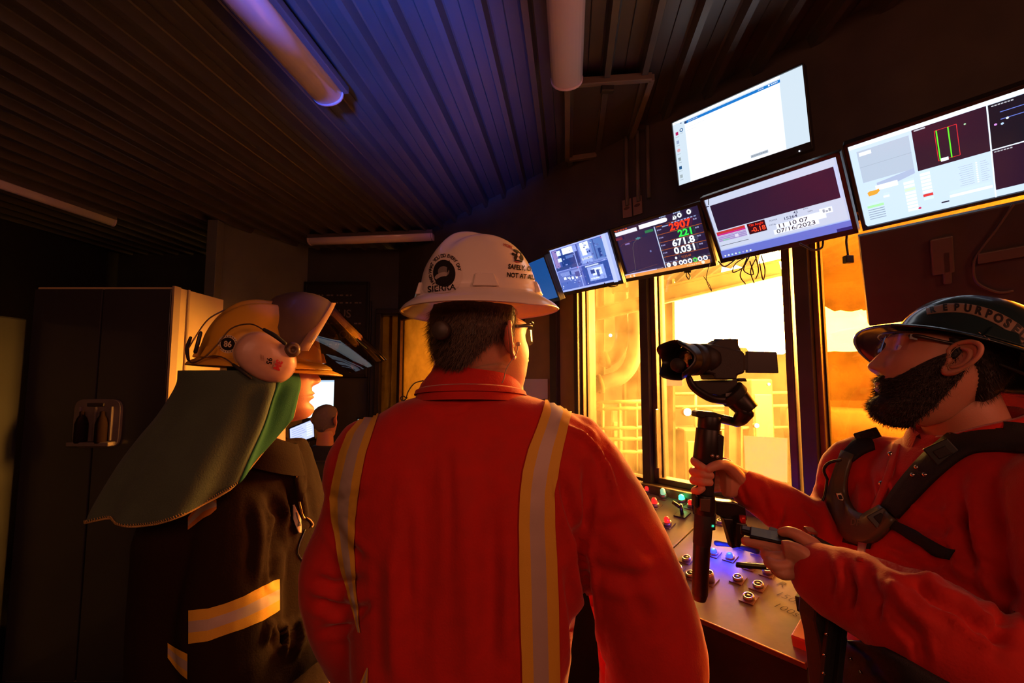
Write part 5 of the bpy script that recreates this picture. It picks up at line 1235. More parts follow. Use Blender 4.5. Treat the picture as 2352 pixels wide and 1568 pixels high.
    hat = hardhat('hard_hat', MHt, M_yel, man, ax=.132, ay=.112, hz=ht, brim=.020, drop=.014, ridge=.9, lugs=((-90, .06), (0, .05), (180, .05), (-140, .05)))
    vz = MB(); rr = []
    for t in (0, .5, 1):
        rr.append([MHt @ V(((.128+.060*t*max(0, math.cos(a))**.6)*math.cos(a)+.0, (.112+.018*t)*math.sin(a), -.004-.020*t-.004*math.cos(a)*t)) for a in [lerp(-1.35, 1.35, i/30) for i in range(31)]])
    vz.loft(rr+[[p-UP*.003 for p in r] for r in reversed(rr)], caps=False, closed=False); vz.build('peak', M_yel, hat, smooth=True)
    hv = bvh_obj(hat)
    d = MB(); Wc = mat('sticker_cream', (.72, .55, .35), .5); K = mat('sticker_black_ink', (.018, .015, .017), .9, spec=.1)
    disc_decal(hv, 524, 790, 23, 21, .1, Wc, d, .0006); disc_decal(hv, 524, 790, 16.5, 15, .1, K, d, .001); decal(hv, 524, 791, .08, 19, '86', Wc, d, .0014, .03, .95)
    for i in range(22): a = 2*math.pi*i/22; disc_decal(hv, 524+19.5*math.cos(a), 790+18*math.sin(a), 1.6, 1.1, a+1.57, K, d, .0012, 6)
    d.build('round_sticker', parent=hat)
    # ear defender cup (near side) and its wires
    M_muff = mat('ear_muff_pink_beige', (.62, .36, .26), .4, var=.12, vscale=30, coat=.15)
    cp = J(611, 821, 1.01); e1 = (f*math.cos(.60)-UP*math.sin(.60)).normalized(); e2 = sd.cross(e1).normalized()
    mu = MB(); mu.loft([sring(cp-sd*.0+sd*o, e1*(.064*k), e2*(.048*k), 40, 2.25) for o, k in ((-.030, .80), (-.012, .97), (-.008, 1.0), (.0, 1.0), (.010, .97), (.018, .88), (.023, .72), (.026, .45), (.027, .12))]); cup = mu.build('ear_defender', M_muff, man, smooth=True)
    mu = MB(); mu.loft([sring(cp+sd*o, e1*(.066*k), e2*(.050*k), 40, 2.25) for o, k in ((-.045, .85), (-.030, .95), (-.014, 1.0), (-.009, 1.01))]); mu.build('ear_cushion', mat('ear_cushion_rim', (.55, .35, .22), .5), cup, smooth=True)
    mv = bvh_obj(cup); d = MB(); Rd = mat('sticker_red_logo', (.55, .02, .03), .4)
    decal(mv, 638, 838, 1.95, 20, '3M', Rd, d, .0008, .06, .9); decal(mv, 618, 829, 1.75, 17, '95', K, d, .0008, .03, .9)
    Gk = mat('cup_small_print', (.25, .13, .09), .6)
    decal(mv, 628, 836, 1.85, 5, 'OPTIME', Gk, d, .0008, .01)
    for k in range(4): disc_decal(mv, 606-2.6*k, 823-1*k, .6, 8, -.05, Gk, d, .0008, 6)
    d.build('cup_print', parent=cup)
    wr_ = mat('band_wire_steel', (.25, .16, .10), .35, metal=.8)
    w = MB(); w.tube([J(607, 758, .985), J(575, 744, .995), J(532, 754, .995), J(500, 790, .99), J(471, 819, .985), J(443, 833, .985), J(434, 826, .99)], .0016, n=6); w.tube([J(515, 712, 1.06), J(479, 733, 1.02), J(450, 772, .99), J(430, 808, .985), J(434, 826, .99)], .0016, n=6)
    w.tube([J(465, 822, .985), J(490, 817, .99), J(515, 822, .985), J(538, 838, .98)], .0016, n=6); w.build('band_wire', wr_, cup)
    w = MB(); w.tube([J(607, 757, .985), J(632, 771, .98), J(655, 789, .985)], [.004, .005, .004], n=10); w.build('band_sleeve', M_blackr, cup); w = MB(); w.tube([J(536, 837, .98), J(556, 852, .975), J(576, 868, .98)], [.003, .0042, .003], n=10); w.build('band_sleeve', M_blackr, cup); w = MB(); w.tube([J(438, 775, .988), J(430, 800, .985), J(433, 826, .985)], [.003, .004, .003], n=8); w.build('band_sleeve', M_blackr, cup)
    w = MB(); w.tube([J(461, 764, 1.0), J(454, 790, .995), J(449, 808, .995)], .004, n=8); w.build('hat_clip', M_black, hat)
    # raised face shield: brow guard + clear visor
    M_guard = mat('brow_guard_brown', (.13, .075, .045), .4, var=.2, coat=.2)
    N0 = J(703, 806, 1.035); T0 = J(763, 700, 1.25); Fp = N0-sd*.215; Cc = (N0+Fp)/2; ev = T0-Cc
    Ni = J(652, 800, 1.03); Ti = J(614, 694, 1.17); Ci = Ni-sd*.1075; evi = Ti-Ci
    def arc(c, e, s_, th, p=2.0): return c+e*(max(0, math.cos(th))**(2/p))+s_*math.copysign(abs(math.sin(th))**(2/p), math.sin(th))
    ths = [lerp(-math.pi/2, math.pi/2, i/36) for i in range(37)]
    rr = []
    for k in range(9):
        t = k/8; c = Ci.lerp(Cc, t); e = evi.lerp(ev, t); row = []
        for th in ths:
            p = arc(c, e, sd*.1075, -th, 2.3); n_ = (p-c); n_ = n_.normalized()
            row.append(p+n_*.036*math.sin(math.pi*t)**.8*max(.2, math.cos(th)))
        rr.append(row)
    rr.append([p+(p-Cc).normalized()*.004 for p in rr[-1]]); inn = [[p-(p-Ci).normalized()*.003 for p in r] for r in reversed(rr[:-1])]
    gd = MB(); gd.loft(rr+inn, caps=False, closed=False); sh_ = gd.build('face_shield', M_guard, man, smooth=True)
    rim = MB(); rim.loft([[p+(p-Cc).normalized()*o+(T0-Ti).normalized()*q for p in rr[8]] for o, q in ((-.002, -.022), (.005, -.020), (.006, .004), (-.001, .005))], closed=False, caps=False); rim.build('shield_rim', mat('shield_rim_tan', (.38, .20, .10), .4), sh_, smooth=True)
    B0 = J(887, 826, 1.33); N1 = J(806, 857, 1.13); N2 = J(713, 786, 1.045)
    Cv = N2-sd*.1075; Cb = N1-sd*.100
    vis = MB(); rows = []
    for k in range(15):
        t = k/14; row = []
        for th in ths:
            row.append(arc(Cv, T0-Cv, sd*.1075, -th).lerp(arc(Cb, B0-Cb, sd*.100, -th), t))
        rows.append(row)
    vis.loft(rows, closed=False, caps=False)
    vm = bpy.data.materials.new('clear_visor'); vm.use_nodes = True; nt = vm.node_tree; nt.nodes.remove(nt.nodes['Principled BSDF'])
    a_ = nt.nodes.new('ShaderNodeBsdfTransparent'); a_.inputs[0].default_value = (.62, .55, .48, 1); b_ = nt.nodes.new('ShaderNodeBsdfGlossy'); b_.inputs['Roughness'].default_value = .02
    fz = nt.nodes.new('ShaderNodeFresnel'); fz.inputs[0].default_value = 1.7; mx = nt.nodes.new('ShaderNodeMixShader'); nt.links.new(fz.outputs[0], mx.inputs[0]); nt.links.new(a_.outputs[0], mx.inputs[1]); nt.links.new(b_.outputs[0], mx.inputs[2]); nt.links.new(mx.outputs[0], nt.nodes['Material Output'].inputs[0])
    vo = vis.build('visor', vm, sh_, smooth=True)
    vb = bvh_obj(vo); d = MB()
    for k in range(5): decal(vb, 738+2*k, 775+5.5*k, -.95, 4.5, ('IIIIIII', 'IIIII', 'IIIIIIII', 'IIII', 'IIIIII')[k], mat('visor_print', (.35, .2, .1), .5), d, .0006, .01)
    d = None
    kb = MB(); kb.lathe(J(672, 803, 1.02), sd, [(.016, -.01), (.017, .004), (.012, .010), (.006, .011), (.005, .007), (0, .007)], n=24); kb.build('pivot_knob', M_guard, sh_)
    # neck cape
    M_cape = mat('green_welding_cape', (.060, .088, .060), .9, bump=.5, bscale=300, sheen=.15, var=.15, vscale=20)
    M_lin = mat('green_cape_lining', (.006, .10, .045), .9, bump=.4, bscale=600)
    tabL = [(850, 438), (883, 436), (943, 404), (990, 372), (1043, 344), (1097, 322), (1133, 312), (1170, 311)]
    tabR = [(850, 688), (879, 693), (915, 684), (972, 670), (1029, 650), (1090, 626), (1129, 600), (1170, 560)]
    Yc = [(850, 1.10), (950, 1.10), (1050, 1.10), (1170, 1.10)]; dep = [(850, .125), (950, .14), (1050, .175), (1170, .20)]
    def hem(th):      # th: 0 front .. pi back, near side
        return sint([(0, 930), (.1, 960), (.4, 1045), (.8, 1112), (1.2, 1142), (1.55, 1149), (1.9, 1138), (2.3, 1152), (2.8, 1164), (3.14, 1150), (4.5, 1120), (6.3, 1085)], th)
    rows = []; n_ = 90; m_ = 56
    for i in range(m_+1):
        row = []
        for j in range(n_+1):
            th = lerp(.10, 2*math.pi-1.0, j/n_); y = lerp(852, hem(th), i/m_)
            xl, xr = sint(tabL, y), sint(tabR, y); Y = sint(Yc, y); cx = J((xl+xr)/2, y, Y); hw = (xr-xl)/2*Y/F; dp = sint(dep, y)
            p = cx+V((1, 0, 0))*hw*math.copysign(abs(math.cos(th))**.9, math.cos(th))-V((-.0, 1, 0))*dp*math.sin(th)
            fold = .010*math.sin(th*5.2+1.0+i*.02)*(i/m_)+.006*math.sin(th*11+2)*(i/m_)**1.5
            fold += .016*gs(th-(.75-.12*(i/m_)), .10)*sm(.0, .25, i/m_)-.012*gs(th-(.52-.05*(i/m_)), .10)*sm(0, .3, i/m_)
            dirr = V((math.cos(th), -math.sin(th), 0)); row.append(p+dirr*fold)
        rows.append(row)
    cap_ = MB(); j0 = 9
    cap_.loft([r[j0:] for r in rows], M_cape, closed=False, caps=False); cap_.loft([r[:j0+1] for r in rows], M_lin, closed=False, caps=False)
    co = cap_.build('neck_cape', parent=man, smooth=True)
    so = co.modifiers.new('thick', 'SOLIDIFY'); so.thickness = .0025; so.offset = -1
    st = mat('cape_stitching', (.42, .26, .08), .8); s_ = MB()
    edge = [rows[i][0] for i in range(0, m_+1)]+rows[m_][1:]
    for a, c_ in zip(edge, edge[1:]):
        l = (c_-a).length; k = max(1, int(l/.004))
        for q in range(k):
            p = a.lerp(c_, q/k); dd = (c_-a).normalized(); up_ = UP if abs(dd.z) < .7 else V((-1, 0, 0)); s_.tube([p+V((0, -.002, 0))-dd*.001, p+up_*.006+V((0, -.003, 0))+dd*.001], .0007, n=4, seg=1, cap=False)
    s_.tube(edge[::3], .0022, n=6, seg=2); s_.build('cape_stitching', st, co)
    return man
left_worker()
# ---------------------------------------------------------------- RIGHT MAN (filming) in dark hat
M_harn = mat('black_webbing', (.014, .012, .012), .8, bump=.5, bscale=600)
M_harp = mat('olive_grey_vest_plate', (.10, .085, .05), .42, coat=.15)
def right_man():
    f = V((-math.cos(math.radians(30)), math.sin(math.radians(30)), 0))
    hp_ = V((.788, .845, 1.599)); MH = headframe(hp_, 150, 13, 8) @ Matrix.Scale(.92, 4)
    b = MB(); head_mb(MH, b, full=.004); ear_mb(MH, 1, b, s=1.0); ear_mb(MH, -1, b)
    nb = V((.865, .85, 1.40))
    b.loft([sring(p, V((a, 0, 0)), V((0, d, 0)), 28, 2.1) for p, a, d in ((nb-UP*.05, .09, .10), (nb, .068, .070), (nb+UP*.05+V((-.012, 0, 0)), .063, .066), (nb+UP*.10+V((-.03, 0, 0)), .062, .062), (hp_+V((.015, -.0, .0)), .055, .055))])
    b.loft([sring(nb+V((.0, .0, z)), V((.08, 0, 0)), V((0, w, 0)), 20) for z, w in ((-.6, .12), (-.35, .13), (-.15, .14), (-.05, .09))])
    # far (right) arm to the grip hand
    shR = J(1985, 1085, 1.03); elR = J(1905, 1215, 1.02); wrR = J(1702, 1105, 1.035)
    # near (left) arm to the phone hand
    shL = V((.80, .64, 1.38)); elL = V((.745, .60, 1.13)); wrL = J(1893, 1322, .80)
    b.tube([shR, elR, wrR], [.045, .04, .027], n=14); b.tube([shL, elL, wrL], [.045, .042, .029], n=14)
    # grip hand (right hand closed round the handle, finger tips toward us)
    hm = MB()
    hm.loft([sring(c, a_, b_, 22, 2.4) for c, a_, b_ in ((J(1722, 1118, 1.04), V((0, .020, .0)), V((.010, 0, .030))), (J(1703, 1108, 1.035), V((0, .020, 0)), V((.009, 0, .030))), (J(1686, 1104, 1.03), V((0, .020, 0)), V((.006, 0, .036))), (J(1670, 1101, 1.025), V((0, .021, 0)), V((0, 0, .040))), (J(1660, 1100, 1.025), V((0, .015, 0)), V((0, 0, .037))))])
    for pts, r in (([(1680, 1070, 1.035), (1664, 1060, 1.046), (1630, 1054, 1.046), (1603, 1054, 1.03), (1595, 1059, 1.000), (1608, 1069, .974), (1620, 1076, .969)], (.010, .010, .0095, .009, .0088, .0084, .0074)),
                   ([(1680, 1086, 1.04), (1664, 1082, 1.048), (1628, 1080, 1.05), (1600, 1079, 1.032), (1592, 1083, 1.0), (1612, 1088, .971), (1633, 1092, .968)], (.010, .010, .0098, .0094, .009, .0086, .0076)),
                   ([(1680, 1104, 1.04), (1662, 1102, 1.048), (1626, 1102, 1.048), (1600, 1101, 1.03), (1593, 1103, 1.0), (1611, 1106, .971), (1631, 1108, .968)], (.010, .010, .0095, .009, .0088, .0084, .0074)),
                   ([(1680, 1120, 1.035), (1660, 1120, 1.044), (1626, 1122, 1.044), (1603, 1123, 1.028), (1595, 1127, 1.0), (1604, 1127, .976), (1614, 1121, .972)], (.009, .009, .0085, .008, .0078, .0074, .0066)),
                   ([(1696, 1098, 1.02), (1680, 1078, 1.0), (1668, 1068, .985), (1652, 1067, .972), (1638, 1071, .966), (1626, 1077, .964)], (.016, .0145, .012, .0105, .0098, .008))):
        hm.tube([J(*p) for p in pts], r, n=12, seg=5)
    me = fuse(hm, .0017, 3); b.add([v.co for v in me.vertices], [list(p.vertices) for p in me.polygons], None, True)
    # phone hand (left hand, palm up, index stretched forward under the handset)
    hm = MB(); n_ = V((.1, -.35, .93)).normalized()
    def sec(px, py, Y, w, h): return sring(J(px, py, Y), V((.25, .35, -.9)).normalized()*w, V((.3, .9, .35)).normalized()*h, 22, 2.3)
    hm.loft([sec(1915, 1335, .79, .030, .022), sec(1893, 1320, .80, .030, .021), sec(1870, 1308, .805, .036, .021), sec(1845, 1298, .815, .042, .020), sec(1818, 1288, .825, .043, .017), sec(1800, 1282, .83, .038, .014)])
    for pts, r in (([(1822, 1262, .835), (1795, 1262, .845), (1768, 1254, .855), (1738, 1247, .865), (1712, 1242, .875)], (.0115, .011, .0105, .0098, .0085)),
                   ([(1815, 1280, .825), (1785, 1280, .83), (1762, 1276, .84), (1760, 1268, .86), (1775, 1262, .872)], (.011, .0108, .010, .009, .008)),
                   ([(1815, 1298, .815), (1788, 1300, .815), (1768, 1292, .825), (1768, 1280, .85), (1782, 1270, .865)], (.011, .0105, .010, .009, .008)),
                   ([(1825, 1316, .81), (1800, 1318, .81), (1782, 1308, .82), (1780, 1294, .845), (1795, 1284, .86)], (.010, .0098, .009, .0085, .0075)),
                   ([(1895, 1292, .815), (1868, 1256, .83), (1840, 1234, .84), (1815, 1222, .85), (1796, 1222, .86)], (.018, .0155, .012, .0105, .0085))):
        hm.tube([J(*p) for p in pts], r, n=12, seg=5)
    me = fuse(hm, .0017, 3); b.add([v.co for v in me.vertices], [list(p.vertices) for p in me.polygons], None, True)
    man = b.build('person', M_skin, smooth=True)
    tag(man, 'bearded person in red coverall and dark hard hat at right, holding a camera stabiliser', 'person')
    eyes(MH, man)
    # coverall
    g = MB()
    R_ = lambda x, y, z, d, w, yaw=0: sring(V((x, y, z)), V((-math.cos(yaw), math.sin(yaw)*-1, 0))*d, V((math.sin(yaw), -math.cos(yaw), 0))*w, 44, 2.35)
    g.loft([R_(.868, .83, 1.485, .072, .085), R_(.862, .82, 1.47, .088, .125), R_(.857, .825, 1.445, .105, .165), R_(.852, .84, 1.405, .125, .192), R_(.84, .85, 1.35, .14, .205), R_(.83, .85, 1.28, .160, .205), R_(.82, .85, 1.20, .170, .20), R_(.815, .85, 1.12, .175, .20), R_(.815, .85, 1.02, .180, .205), R_(.82, .85, .92, .17, .20), R_(.83, .85, .84, .16, .20)])
    g.tube([V((.84, 1.0, 1.375)), shR, J(1955, 1155, 1.04), elR, J(1850, 1200, 1.03), J(1785, 1160, 1.03), J(1728, 1128, 1.035), J(1712, 1117, 1.035)], [.075, .078, .072, .064, .056, .050, .045, .040], n=24)
    g.tube([V((.84, .71, 1.385)), shL, V((.775, .61, 1.25)), elL, J(2150, 1455, .68), J(2020, 1385, .74), J(1925, 1340, .785), J(1893, 1324, .80)], [.088, .092, .088, .084, .078, .068, .060, .056], n=26)
    lower_body(g, V((.82, .85, 0)), V((0, .20, 0)), V((.165, 0, 0)), .84, .11)
    me = fuse(g, .0065, 7)
    folds = [([(1940, 1300), (1960, 1350), (1950, 1400)], 9, -.008), ([(1915, 1280), (1935, 1330), (1925, 1390)], 9, .007), ([(1990, 1310), (2015, 1370), (2010, 1430)], 11, -.008), ([(2040, 1330), (2080, 1390), (2150, 1440)], 14, .010), ([(2100, 1330), (2140, 1370), (2200, 1400)], 11, -.012), ([(2060, 1420), (2110, 1470), (2120, 1520)], 12, -.008),
             ([(2190, 1380), (2250, 1440), (2330, 1480)], 12, -.010), ([(2180, 1290), (2260, 1330), (2340, 1420)], 16, .010), ([(2205, 1150), (2215, 1250), (2240, 1330)], 12, -.012), ([(2240, 1080), (2250, 1180), (2270, 1260)], 20, .008), ([(1990, 1080), (2000, 1150), (1990, 1200)], 9, -.006), ([(2090, 1200), (2170, 1210), (2230, 1180)], 14, -.006), ([(2010, 1270), (2080, 1300), (2180, 1290)], 12, -.008), ([(2030, 1080), (2060, 1130), (2100, 1160)], 10, .005),
             ([(1742, 1115), (1760, 1150), (1775, 1200)], 7, -.006), ([(1800, 1142), (1795, 1180), (1780, 1220)], 6, .006), ([(1845, 1162), (1868, 1180), (1880, 1210)], 6, -.007), ([(1880, 1150), (1900, 1190), (1915, 1230)], 9, .006), ([(1700, 1110), (1712, 1140), (1720, 1160)], 5, -.004), ([(1890, 1110), (1905, 1160), (1925, 1200)], 8, -.006), ([(2300, 1300), (2310, 1400), (2290, 1500)], 16, -.008)]
    cloth(me, folds, .0038, 8, 21)
    cv = meshobj('coverall', me, M_red, man); bv = bvh_of(me)
    # shirt collar (open at the throat)
    cc = V((.848, .858, 1.478)); col = MB()
    def cr(z, rx, ry, up, n=46): return [cc+V((-rx*math.cos(a), -ry*math.sin(a), z+up*(-math.cos(a))*.5-.02*max(0, math.cos(a))**3)) for a in [lerp(.22, 2*math.pi-.22, i/n) for i in range(n+1)]]
    col.loft([cr(-.030, .100, .102, .03), cr(.0, .092, .094, .03), cr(.028, .082, .083, .035), cr(.033, .076, .077, .035), cr(.01, .073, .074, .03), cr(-.02, .076, .077, .02)], caps=False, closed=False); co_ = col.build('collar', M_red, cv, smooth=True); bv2 = bvh_obj(cv, co_)
    ribbon(bv, [(2062, 1020), (2045, 1085), (2020, 1150), (1990, 1220), (1975, 1290)], 16, M_red, .001, .003, 'placket', cv)
    for x, y in ((2050, 1046), (2028, 1112)):
        p = hit(bv, x, y, .004); MB().lathe(p, (CAM-p).normalized(), [(0, .003), (.004, .003), (.0055, 0), (.0055, -.003), (0, -.003)], n=16).build('snap_button', M_chrome, cv)
    # support vest: plate, straps, buckles
    ve = ribbon(bv, [(1952, 1045), (1934, 1092), (1930, 1140), (1944, 1185), (1968, 1212), (1992, 1222), (2022, 1205), (2048, 1180)], [26, 30, 40, 52, 66, 70, 58, 46], M_harp, .004, .010, 'support_vest', man)
    ribbon(bv2, [(2400, 1012), (2300, 1006), (2225, 1012), (2165, 1052), (2105, 1112), (2050, 1178)], [66, 66, 66, 60, 54, 44], M_harn, .003, .006, 'shoulder_strap', ve)
    ribbon(bv, [(2052, 1004), (2010, 1015), (1975, 1030), (1950, 1052)], [34, 36, 34, 28], M_harn, .003, .007, 'shoulder_strap', ve)
    ribbon(bv, [(2042, 1198), (2090, 1225), (2140, 1254), (2188, 1277)], [20, 22, 26, 22], M_harn, .003, .004, 'side_strap', ve)
    ribbon(bv, [(1980, 1222), (1976, 1238), (1972, 1254)], [60, 60, 58], M_harn, .003, .005, 'front_strap', ve)
    ribbon(bv, [(1900, 1560), (1975, 1530), (2090, 1600), (2250, 1690)], [110, 130, 150, 160], M_harn, .004, .014, 'waist_belt', ve)
    def buckle(px, py, w, h, ang, m=M_black, off=.012, nm='buckle'):
        p = hit(bv, px, py, off) or J(px, py, .8); dd = (CAM-p).normalized(); ux = UP.cross(dd).normalized(); uy = dd.cross(ux); ux, uy = ux*math.cos(ang)+uy*math.sin(ang), uy*math.cos(ang)-ux*math.sin(ang)
        R = Matrix((ux, uy, dd)).transposed(); o = MB().box(p, (w, h, .009), R=R).build(nm, m, ve, bevel=.002)
        MB().box(p+dd*.004, (w*.55, h*.45, .006), R=R).build('buckle_tab', M_blackr, o, bevel=.0015)
    buckle(2178, 1048, .040, .034, .6); buckle(2036, 1196, .026, .034, -.9, mat('buckle_grey', (.05, .045, .04), .35)); buckle(1993, 1010, .045, .022, .4); buckle(1925, 1148, .012, .020, .3, mat('buckle_steel', (.4, .3, .2), .3, metal=.8))
    for x, y in ((2116, 1080), (2108, 1096), (2135, 1096)):
        p = hit(bv, x, y, .010); MB().lathe(p, (CAM-p).normalized(), [(0, .0025), (.003, .0022), (.0042, 0), (0, 0)], n=14).build('rivet', M_chrome, ve)
    vb = bvh_obj(ve); d = MB(); decal(vb, 1965, 1200, .15, 22, 'DF', mat('vest_mark', (.16, .13, .08), .5), d, .0012, .02, .8); d.build('vest_lettering', parent=ve)
    # battery pouch / rig spine hanging at the front of the belt
    def pprism(pts, Y, th, m, name, par, bevel=.003):
        P_ = [J(x, y, Y) for x, y in pts]; return MB().prism(P_, V((0, th, 0))).build(name, m, par, bevel=bevel)
    ro = pprism([(1876, 1392), (1893, 1385), (1915, 1392), (1940, 1418), (1950, 1470), (1938, 1568), (1930, 1640), (1902, 1640), (1896, 1568), (1885, 1480), (1873, 1430)], .80, .05, M_blackr, 'rig_pouch', ve, .006)
    pprism([(1905, 1400), (1918, 1402), (1900, 1600), (1888, 1600)], .79, .01, M_harn, 'pouch_strap', ve, .001); pprism([(1938, 1412), (1950, 1416), (1932, 1600), (1918, 1600)], .79, .01, M_harn, 'pouch_strap', ve, .001)
    for x, y in ((1898, 1455), (1893, 1503), (1953, 1512), (1976, 1543), (1892, 1545)):
        p = J(x, y, .785); MB().lathe(p, (0, -1, 0), [(0, .002), (.0022, .002), (.003, 0), (0, 0)], n=10).build('rivet', M_chrome, ve)
    mb = MB(); mb.tube([J(1900, 1100, 1.0), J(1892, 1078, 1.0), J(1905, 1062, .99), J(1930, 1056, .98)], .003, n=8); mb.tube([J(1900, 1100, 1.0), J(1893, 1140, 1.0), J(1880, 1165, 1.0)], .0025, n=8); mb.build('vest_cable', M_black, ve)
    boots(man, V((.80, .85, 0)), V((0, 1, 0)), V((-1, 0, 0)))
    # beard, moustache, hair
    def bt(z, ph, p):
        a = abs(ph)
        if a > 1.75: return 0
        top = sint([(0, -.090), (.12, -.086), (.22, -.066), (.33, -.050), (.5, -.046), (.75, -.042), (1.0, -.024), (1.25, .0), (1.5, .022), (1.75, .04)], a)
        k = sm(top+.006, top-.010, z); t = .003+.012*sm(-.06, -.108, z)*(1-.45*sm(.7, 1.6, a))*sm(.1, .9, a)+.002*sm(.6, .2, a)*sm(-.07, -.09, z)
        mo = gs(z+.046, .0045)*sm(.42, .26, a)*.0075
        if mo > .0015: return max(mo, t*k if k > .02 else 0)
        return t*k if k > .05 else 0
    hairshell('beard', MH, bt, M_beard, man, strands=6500, slen=.013, sdir=lambda p, n: V((.25, 0, -.8)), zr=(-.122, .06), tw=.0005, curl=.6, nz=110, nr=150, full=.004, seed=5)
    def ht(z, ph, p):
        a = abs(ph); line = sint([(0, .3), (1.3, .3), (1.45, .02), (1.6, .012), (1.9, .0), (2.3, -.045), (2.8, -.062), (3.15, -.065)], a)
        return .008*sm(line-.004, line+.01, z)*sm(1.35, 1.5, a)
    hairshell('hair', MH, ht, M_hairb, man, strands=1800, slen=.012, zr=(-.08, .045), tw=.0005, full=.004, seed=6)
    eb = MB()
    rnd = random.Random(4)
    for s_ in (-1, 1):
        for k in range(130):
            t = rnd.random(); y = s_*lerp(.013, .050, t); z = .043+.006*math.sin(t*2.6)+rnd.uniform(-.003, .003); ph = math.atan2(y, .085); q = head_point(z, math.asin(max(-1, min(1, y/.074))), 0, 0); q = V((q.x+.001, y, z))
            a, b2 = MH @ q, MH @ (q+V((.002, s_*.006, .002))); w = V((0, 0, .0005)); eb.add([a-w, a+w, b2+w*.5, b2-w*.5], [(0, 1, 2, 3)])
    eb.build('eyebrow', M_hairb, man)
    glasses(MH, man, glassmat('smoke_free_lens', (.97, .93, .9), .02, .10), mat('spectacle_frame_dark', (.03, .02, .02), .3))
    # hard hat
    M_navy = mat('dark_teal_hard_hat_shell', (.012, .030, .036), .22, coat=.4, bump=.03, bscale=30)
    ho = V((.868, .865, 1.612)); MHt = headframe(ho, 150, 25, 17)
    hat = hardhat('hard_hat', MHt, M_navy, man, ax=.122, ay=.104, hz=.122, brim=.045, drop=.020, ridge=.8, lugs=((90, .05), (-90, .05)))
    hv = bvh_obj(hat); d = MB(); Lb = mat('helmet_label_grey', (.26, .17, .12), .5); Lk = mat('helmet_label_ink', (.02, .02, .022), .4)
    arcp = [(2128, 716), (2172, 708), (2225, 710), (2280, 727), (2325, 752), (2356, 778)]
    lab = ribbon(hv, arcp, [14, 20, 22, 26, 28, 28], Lb, .0004, .0008, 'curved_label', hat, n=50, nc=6)
    PP, _ = smoothpath([V((x, y, 0)) for x, y in arcp], 1, 12); cum = [0]
    for a, c_ in zip(PP, PP[1:]): cum.append(cum[-1]+(c_-a).length)
    for i, ch in enumerate('REPURPOSED'):
        s_ = lerp(.06, .965, (i/9)**.93)*cum[-1]; k = max(j for j in range(len(cum)) if cum[j] <= s_+1e-6); k = min(k, len(PP)-2); t = (PP[k+1]-PP[k]).normalized(); q = PP[k]+t*(s_-cum[k]); decal(hv, q.x, q.y, math.atan2(t.y, t.x), lerp(19, 31, i/9), ch, Lk, d, .0018, .045, 1.0)
    d.build('label_lettering', parent=hat)
    d = MB()
    for k in range(9): disc_decal(hv, 2250+10.5*k, 765+7.2*k, 4, 1.2, .6, Lb, d, .0008, 6)
    disc_decal(hv, 2333, 806+12, 12, 3, .7, Lb, d, .0008, 10); disc_decal(hv, 2222, 705, 11, 3, .05, mat('helmet_emblem', (.25, .2, .3), .4), d, .0008, 12); d.build('small_labels', parent=hat)
    sb = MB(); sb.tube([MHt @ V((-.13*math.cos(a), .13*math.sin(a)*.85, -.04)) for a in [lerp(-1.5, 1.5, i/14) for i in range(15)]], .0025, n=8, seg=2); sb.build('suspension_strap', M_blackr, hat)
    return man
right_man()

# ================================================================ GIMBAL, CAMERA, PHONE
def pp(pts, Y, th, m, name, par, bevel=.002):
    return MB().prism([J(x, y, Y) for x, y in pts], V((0, th, 0))).build(name, m, par, bevel=bevel)
M_gim = mat('gimbal_black_metal', (.020, .016, .015), .38, metal=.3); M_cam = mat('camera_black', (.018, .015, .014), .5, bump=.3, bscale=900)
gm = empty('handheld_gimbal', J(1610, 1375, 1.0), 'black stabiliser stick gripped in the right man\'s raised hand', 'camera stabiliser')
def gcyl(p0, p1, w0, w1, name, par=gm, m=M_gim, Y=1.0, n=26):   # widths in px
    return MB().cyl(J(*p0, Y), J(*p1, Y), w0/2*Y/F, w1/2*Y/F, n=n).build(name, m, par, bevel=.0015)
gcyl((1630, 955), (1628, 985), 48, 49, 'yaw_motor'); gcyl((1628, 984), (1622, 1062), 54, 58, 'upper_housing')
pp([(1599, 946), (1606, 943), (1640, 946), (1659, 952), (1658, 961), (1612, 960), (1600, 957)], .985, .03, M_gim, 'top_plate', gm)
pp([(1655, 996), (1664, 1002), (1661, 1057), (1650, 1060), (1648, 1000)], .975, .03, M_black, 'side_module', gm)
gcyl((1624, 1058), (1619, 1135), 38, 36, 'grip', m=M_blackr); gcyl((1619, 1135), (1617, 1180), 42, 44, 'collar_clamp'); gcyl((1617, 1178), (1612, 1250), 40, 38, 'lower_grip', m=M_blackr)
gcyl((1612, 1248), (1607, 1362), 36, 34, 'battery_tube'); gcyl((1607, 1360), (1606, 1378), 35, 26, 'end_cap')
pp([(1609, 1145), (1632, 1146), (1631, 1176), (1609, 1173)], .974, .006, mat('gimbal_label', (.09, .05, .03), .4), 'label_window', gm, .001)
pp([(1622, 1185), (1645, 1180), (1644, 1218), (1632, 1219)], .985, .02, M_black, 'control_module', gm); pp([(1635, 1205), (1640, 1205), (1640, 1210), (1635, 1210)], .984, .002, emis((.05, .9, .5), .8), 'status_light', gm, 0)
pp([(1596, 1136), (1604, 1138), (1604, 1168), (1596, 1164)], .98, .02, M_black, 'side_button_block', gm)
for x, y in ((1636, 1046), (1647, 1048)): MB().lathe(J(x, y, .972), (0, -1, 0), [(0, .003), (.0035, .0025), (.0042, 0), (0, 0)], n=14).build('control_button', M_bring, gm)
